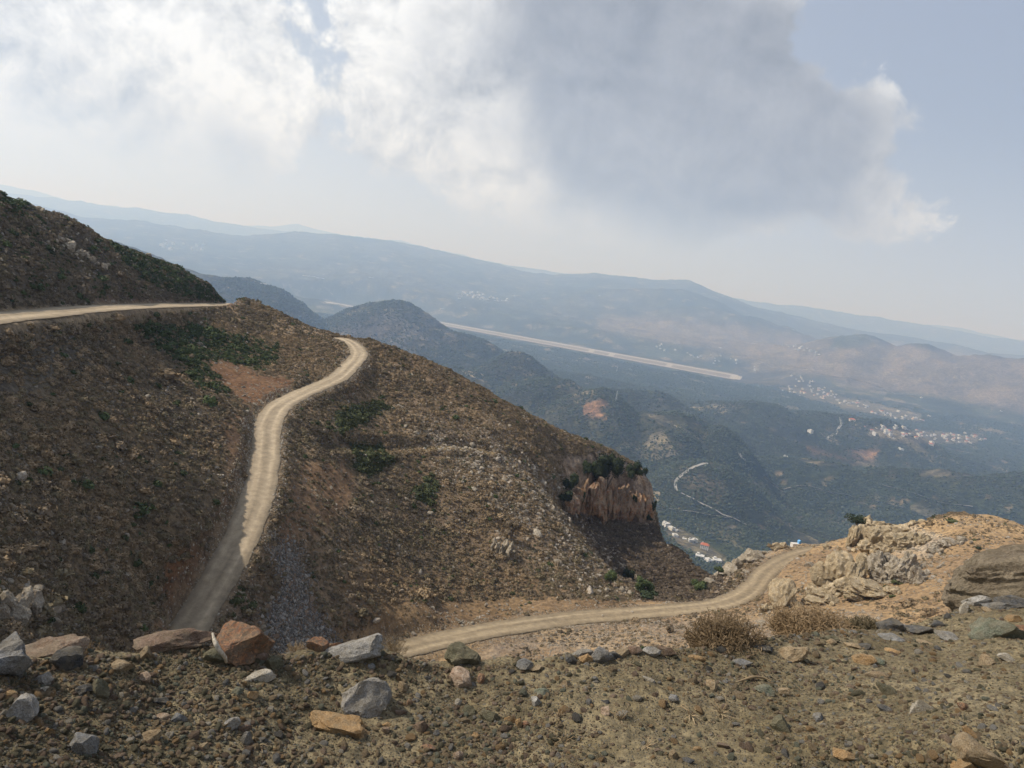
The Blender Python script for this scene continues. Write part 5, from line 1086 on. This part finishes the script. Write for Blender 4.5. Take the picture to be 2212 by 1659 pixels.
# ------------------------------------------------------------------ VALLEY FLOOR: airfield, roads, houses
def flat_poly(name, pts, m, kind='structure', z=None, label=None, parent=None):
    me = bpy.data.meshes.new(name); me.from_pydata([tuple(p) for p in pts], [], [tuple(range(len(pts)))]); me.update(); o = link(name, me, m, parent)
    if kind: o['kind'] = kind
    return o
def strip(a, b, w, zz_, n=80):
    a, b = np.array(a[:2]), np.array(b[:2]); t = (b - a) / np.linalg.norm(b - a); nn_ = np.array([-t[1], t[0]]) * w / 2
    return [np.array([*(a - nn_), zz_]), np.array([*(b - nn_), zz_]), np.array([*(b + nn_), zz_]), np.array([*(a + nn_), zz_])]
A0, A1 = ground_px(705, 652.5), ground_px(1592, 812.5); B0, B1 = ground_px(715, 657.5), ground_px(1586, 820)
Z0 = -645
def ent(p): return np.array([p[0], p[1], Z0])
flat_poly('airfield_grass', [ent(ground_px(700, 651.5)), ent(ground_px(1596, 811)), ent(ground_px(1588, 822)), ent(ground_px(712, 659))], M_DRYG)
for nm, a, b, w in (('runway', A0, A1, 150), ('taxiway', B0, B1, 85)): flat_poly(nm, strip(a, b, w, Z0 + .4), M_PALE)
for t in (.0, .70, .745, .868, 1.0):
    flat_poly('taxiway', strip(A0 * (1 - t) + A1 * t, B0 * (1 - t) + B1 * t, 60 if t < 1 else 110, Z0 + .8), M_PALE)
def valley_ribbon(pp, w, m, name='valley_road', lift=1.2):
    Q = [valley_hit(*p) for p in pp]; L = polyline(Q, 14)
    for k in range(len(L)): L[k, 2] = valley_z(L[k, 0], L[k, 1])
    T = np.gradient(L, axis=0); T[:, 2] = 0; T /= np.linalg.norm(T, axis=1)[:, None] + 1e-9; N = np.stack([T[:, 1], -T[:, 0], 0 * T[:, 0]], 1); P = np.stack([L - N * w / 2, L, L + N * w / 2], 1)
    for i in range(P.shape[0]):
        for j in range(3): P[i, j, 2] = max(valley_z(P[i, j, 0], P[i, j, 1]), P[i, 1, 2]) + lift
    o = link(name, grid_mesh(name, P), m); o['kind'] = 'structure'
valley_ribbon([(1530, 1003), (1508, 1009), (1488, 1018), (1471, 1030), (1459, 1046), (1460, 1061), (1474, 1072), (1503, 1088), (1532, 1102), (1560, 1116), (1591, 1128), (1612, 1136)], 9, M_ASPH, lift=2)
valley_ribbon([(1412, 1096), (1440, 1100), (1470, 1106), (1508, 1112), (1545, 1118), (1575, 1124)], 6, M_ASPH, lift=2)
valley_ribbon([(1814, 905), (1817, 917), (1811, 927), (1799, 940), (1785, 951)], 11, M_ASPH, lift=2)
valley_ribbon([(1595, 985), (1602, 992), (1612, 1003)], 12, M_ASPH, lift=2)
for pp, w in [([(1700, 790), (1800, 815), (1900, 838), (1960, 858)], 10), ([(1440, 735), (1600, 770), (1690, 800)], 12), ([(1100, 742), (1150, 752), (1190, 764), (1240, 770)], 16), ([(1650, 1030), (1720, 1052), (1800, 1070)], 7), ([(1760, 1060), (1850, 1075), (1950, 1100)], 6), ([(1900, 1050), (2000, 1078), (2100, 1100)], 6), ([(840, 600), (900, 612), (980, 622)], 18), ([(1560, 640), (1640, 655), (1800, 700)], 22)]:
    valley_ribbon(pp, w, M_ASPH, 'field_track', 2)

def house_mesh(seed, wallm, roofm, gable=False, scale=1.0, storeys=2):
    bm = bmesh.new(); rr = random.Random(seed); w, d, h = rr.uniform(9, 13) * scale, rr.uniform(7, 10) * scale, 3.1 * storeys * scale
    def bx_(x0, x1, y0, y1, z0, z1, mi):
        vs = [bm.verts.new((x, y, z)) for z in (z0, z1) for y in (y0, y1) for x in (x0, x1)]
        for f in ((0, 2, 3, 1), (4, 5, 7, 6), (0, 1, 5, 4), (2, 6, 7, 3), (0, 4, 6, 2), (1, 3, 7, 5)): bm.faces.new([vs[i] for i in f]).material_index = mi
    bx_(-w / 2, w / 2, -d / 2, d / 2, -4, h, 0)
    if gable:
        o_ = .5; a = [bm.verts.new(p) for p in ((-w / 2 - o_, -d / 2 - o_, h), (w / 2 + o_, -d / 2 - o_, h), (w / 2 + o_, d / 2 + o_, h), (-w / 2 - o_, d / 2 + o_, h), (-w / 4, 0, h + 2.2 * scale), (w / 4, 0, h + 2.2 * scale))]
        for f in ((0, 1, 5, 4), (2, 3, 4, 5), (1, 2, 5), (3, 0, 4), (3, 2, 1, 0)): bm.faces.new([a[i] for i in f]).material_index = 1
    else:
        bx_(-w / 2 - .3, w / 2 + .3, -d / 2 - .3, d / 2 + .3, h, h + .5, 1); bx_(-w / 2 + 1, -w / 2 + 4, 0, d / 2 - 1, h + .5, h + 2.7, 0)
    for st in range(storeys):
        for xx in (-.3, 0, .3):
            bx_(xx * w - .6 * scale, xx * w + .6 * scale, -d / 2 - .06, -d / 2 + .1, st * 3.1 * scale + 1, st * 3.1 * scale + 2.4, 2)
        bx_(-w / 2 - .06, -w / 2 + .1, -.6, .6, st * 3.1 * scale + 1, st * 3.1 * scale + 2.4, 2)
    me = bpy.data.meshes.new('house'); bm.to_mesh(me); bm.free()
    for m_ in (wallm, roofm, M_DARKW): me.materials.append(m_)
    return me
HM = [house_mesh(1, M_WALLW, M_ROOFW), house_mesh(2, M_WALLC, M_ROOFW), house_mesh(3, M_WALLW, M_ROOFW, storeys=1), house_mesh(4, M_WALLG, M_ROOFW), house_mesh(5, M_WALLC, M_TILE, True), house_mesh(6, M_WALLW, M_TILE, True)]
rh = random.Random(9)
def put_house(x, y, label, group=None, kinds=(0, 1, 2, 3), sc_=1.0, cat='house', name='house'):
    q = valley_hit(x, y); o = link(name, HM[rh.choice(kinds)], loc=q); o.scale = (sc_, sc_, sc_); o.rotation_euler.z = rh.uniform(-.7, .7) + rh.choice((0, 1.57)); tag(o, label, cat, group); return o
def village(line, n, spread, label, group, kinds, sc_=1.0):
    L = np.array(line, float); seg = np.hypot(*np.diff(L, axis=0).T); cs = np.concatenate([[0], np.cumsum(seg)])
    for _ in range(n):
        t = rh.uniform(0, cs[-1]); x = np.interp(t, cs, L[:, 0]) + rh.gauss(0, spread); y = np.interp(t, cs, L[:, 1]) + rh.gauss(0, spread * .45); 
        kd = rh.choice(kinds); look = ('white flat-roofed', 'cream flat-roofed', 'low white', 'grey concrete', 'cream red-roofed', 'white red-roofed')[kd]
        put_house(x, y, label.replace('house', look + ' house', 1), look + ' ' + group, (kd,), 1.45 * sc_ * rh.uniform(.75, 1.25))
village([(1690, 845), (1740, 848), (1800, 858), (1870, 880), (1930, 900), (1985, 905)], 78, 11, 'tiny pale house in the long village strung along the brown ridge', 'houses of the long village on the ridge', (0, 1, 2, 3, 4), 1.15)
village([(1725, 815), (1755, 835), (1790, 850)], 22, 10, 'tiny pale house in the upper arm of the long ridge village', 'houses of the upper arm of the ridge village', (0, 1, 2, 3), 1.15)
village([(1880, 928), (1930, 935), (1990, 944), (2050, 944), (2110, 952)], 78, 14, 'tiny house in the dense village nearest the right edge', 'houses of the dense village', (0, 1, 2, 3, 4, 5), 1.05)
village([(985, 636), (1040, 642), (1100, 652)], 36, 9, 'far hazy house in the small town beyond the runway', 'houses of the far town beyond the runway', (0, 2), 2.2)
village([(1690, 745), (1730, 755), (1765, 765)], 20, 6, 'far pale house in the hamlet below the brown hill', 'houses of the hamlet below the brown hill', (0, 2, 3), 1.7)
village([(1420, 748), (1500, 770), (1600, 785), (1650, 800)], 26, 9, 'far scattered house between the runway and the brown hills', 'houses scattered beyond the runway', (0, 2, 3), 1.4)
village([(350, 527), (420, 538)], 14, 14, 'faint far house in the hazy plain at the left', 'faint houses in the hazy left plain', (0,), 3.2)
for x, y, lab, kd, s_ in [(1750, 935, 'lone pale building on the wooded slope left of the villages', (0,), 1.6), (1840, 912, 'orange-roofed church-like building above the dense village', (4,), 1.9), (1945, 975, 'large white building at the lower edge of the dense village', (0,), 1.6), (1696, 988, 'single white house among green trees in mid valley', (2,), 1.5),
    (1438, 1137, 'leftmost white house in the gap below the cliff', (0,), 1.2), (1450, 1145, 'cream house second in the row below the cliff', (1,), 1.0), (1459, 1147, 'small white house beside the cream one below the cliff', (2,), .9), (1458, 1158, 'pale house on the lower terrace below the cliff', (2,), 1.1),
    (1478, 1166, 'small pale house halfway down the gap', (2,), .8), (1492, 1172, 'grey white house left of the red-roofed one', (3,), 1.0), (1501, 1170, 'white house just above left of the red roof', (0,), .9), (1511, 1205, 'long white building just below the red-roofed house', (2,), 1.5),
    (1530, 1213, 'white building in the bottom of the gap, left half', (2,), 1.4), (1548, 1214, 'white building in the bottom of the gap, right half', (2,), 1.5), (2162, 890, 'white farm building on the edge of the brown hill', (2,), 1.8), (1990, 860, 'isolated white barn at the foot of the brown hill', (2,), 1.8)]:
    put_house(x, y, lab, None, kd, s_ * 1.35)
# red-roofed house with parts
q = valley_hit(1521, 1187); root = link('red_roofed_house', None, loc=q); root.rotation_euler.z = -.35; root.scale = (1.35, 1.35, 1.35); tag(root, 'tall white house with a bright red tiled roof in the gap', 'house')
w, d, h = 15, 11, 10
link('wall', box_mesh('wall', -w / 2, w / 2, -d / 2, d / 2, -5, h), M_WALLW, root)
V = np.array([(-8.5, -6.5, h), (8.5, -6.5, h), (8.5, 6.5, h), (-8.5, 6.5, h), (-4, 0, h + 3.4), (4, 0, h + 3.4)]); me = bpy.data.meshes.new('roof'); me.from_pydata([tuple(v) for v in V], [], [(0, 1, 5, 4), (2, 3, 4, 5), (1, 2, 5), (3, 0, 4), (3, 2, 1, 0)]); rf = link('roof', me, M_TILE, root)
link('chimney', box_mesh('chimney', -5.4, -4.2, 1, 2.2, h + 1, h + 4.6), M_WALLW, rf)
wm = box_mesh('window', -.7, .7, -.08, .12, -.8, .8); wm.materials.append(M_DARKW)
for xx in (-5, -1.7, 1.7, 5):
    for zz_ in (2.2, 5.4, 8.2): link('window', wm, None, root, (xx, -d / 2, zz_))
# greenhouses on the plain
gm = box_mesh('greenhouse', -60, 60, -14, 14, -3, 5); gm.materials.append(M_WALLW)
for x, y, s_ in [(668, 597, 1.5), (805, 600, 1.0), (885, 608, 1.0), (692, 601, .9), (560, 612, .7), (760, 632, 1.1), (1010, 665, .8), (1300, 640, 1.0), (1710, 712, .8), (960, 668, 1.0), (1560, 752, .8), (1630, 742, .8)]:
    q = valley_hit(x, y); o = link('greenhouse', gm, None, loc=q); o.scale = (s_, s_, s_); o.rotation_euler.z = .5; tag(o, 'far white greenhouse glinting on the hazy plain', 'greenhouse', 'greenhouses scattered on the hazy plain')
# masts
def mast(x, y, h, label):
    q = valley_hit(x, y); root = link('mast', None, loc=q); tag(root, label, 'mast'); s_ = h * .07
    legs = [tube([np.array([a * s_, b * s_, -2]), np.array([a * s_ * .12, b * s_ * .12, h])], [.5, .35], 4) for a, b in ((1, 1), (1, -1), (-1, 1), (-1, -1))]
    for l_ in legs: link('leg', tri_mesh('leg', *l_), M_STEEL, root)
    br = []
    for k in range(9):
        z1, z2 = h * k / 9, h * (k + 1) / 9; f1, f2 = s_ * (1 - .88 * k / 9), s_ * (1 - .88 * (k + 1) / 9)
        for a, b, c_, e in ((1, 1, -1, 1), (-1, 1, -1, -1), (-1, -1, 1, -1), (1, -1, 1, 1)): br.append(tube([np.array([a * f1, b * f1, z1]), np.array([c_ * f2, e * f2, z2])], [.22, .22], 3))
    link('lattice', tri_mesh('lattice', *join(br)), M_STEEL, root)
mast(1330, 868, 42, 'thin lattice mast on the hill with the orange clearing'); mast(1332, 803, 40, 'faint lattice mast on the green flat before the runway')

# roadside shrine on the rim
q = slope_hit(1716, 1166); root = link('shrine', None, loc=q + np.array([0, 0, -.1])); tag(root, 'tiny white roadside shrine with a blue top on the far road rim', 'shrine'); root.rotation_euler.z = .2
link('terrace_wall', box_mesh('terrace_wall', -1.7, .5, -.7, .7, -.6, .6), M_WALLW, root)
link('body', box_mesh('body', .15, .95, -.4, .4, -.3, 1.25), M_BLUE, root)
V = np.array([(.05, -.5, 1.25), (1.05, -.5, 1.25), (1.05, .5, 1.25), (.05, .5, 1.25), (.55, -.5, 1.6), (.55, .5, 1.6)]); me = bpy.data.meshes.new('roof'); me.from_pydata([tuple(v) for v in V], [], [(0, 1, 4), (2, 3, 5), (1, 2, 5, 4), (3, 0, 4, 5), (3, 2, 1, 0)]); link('roof', me, M_BLUE, root)
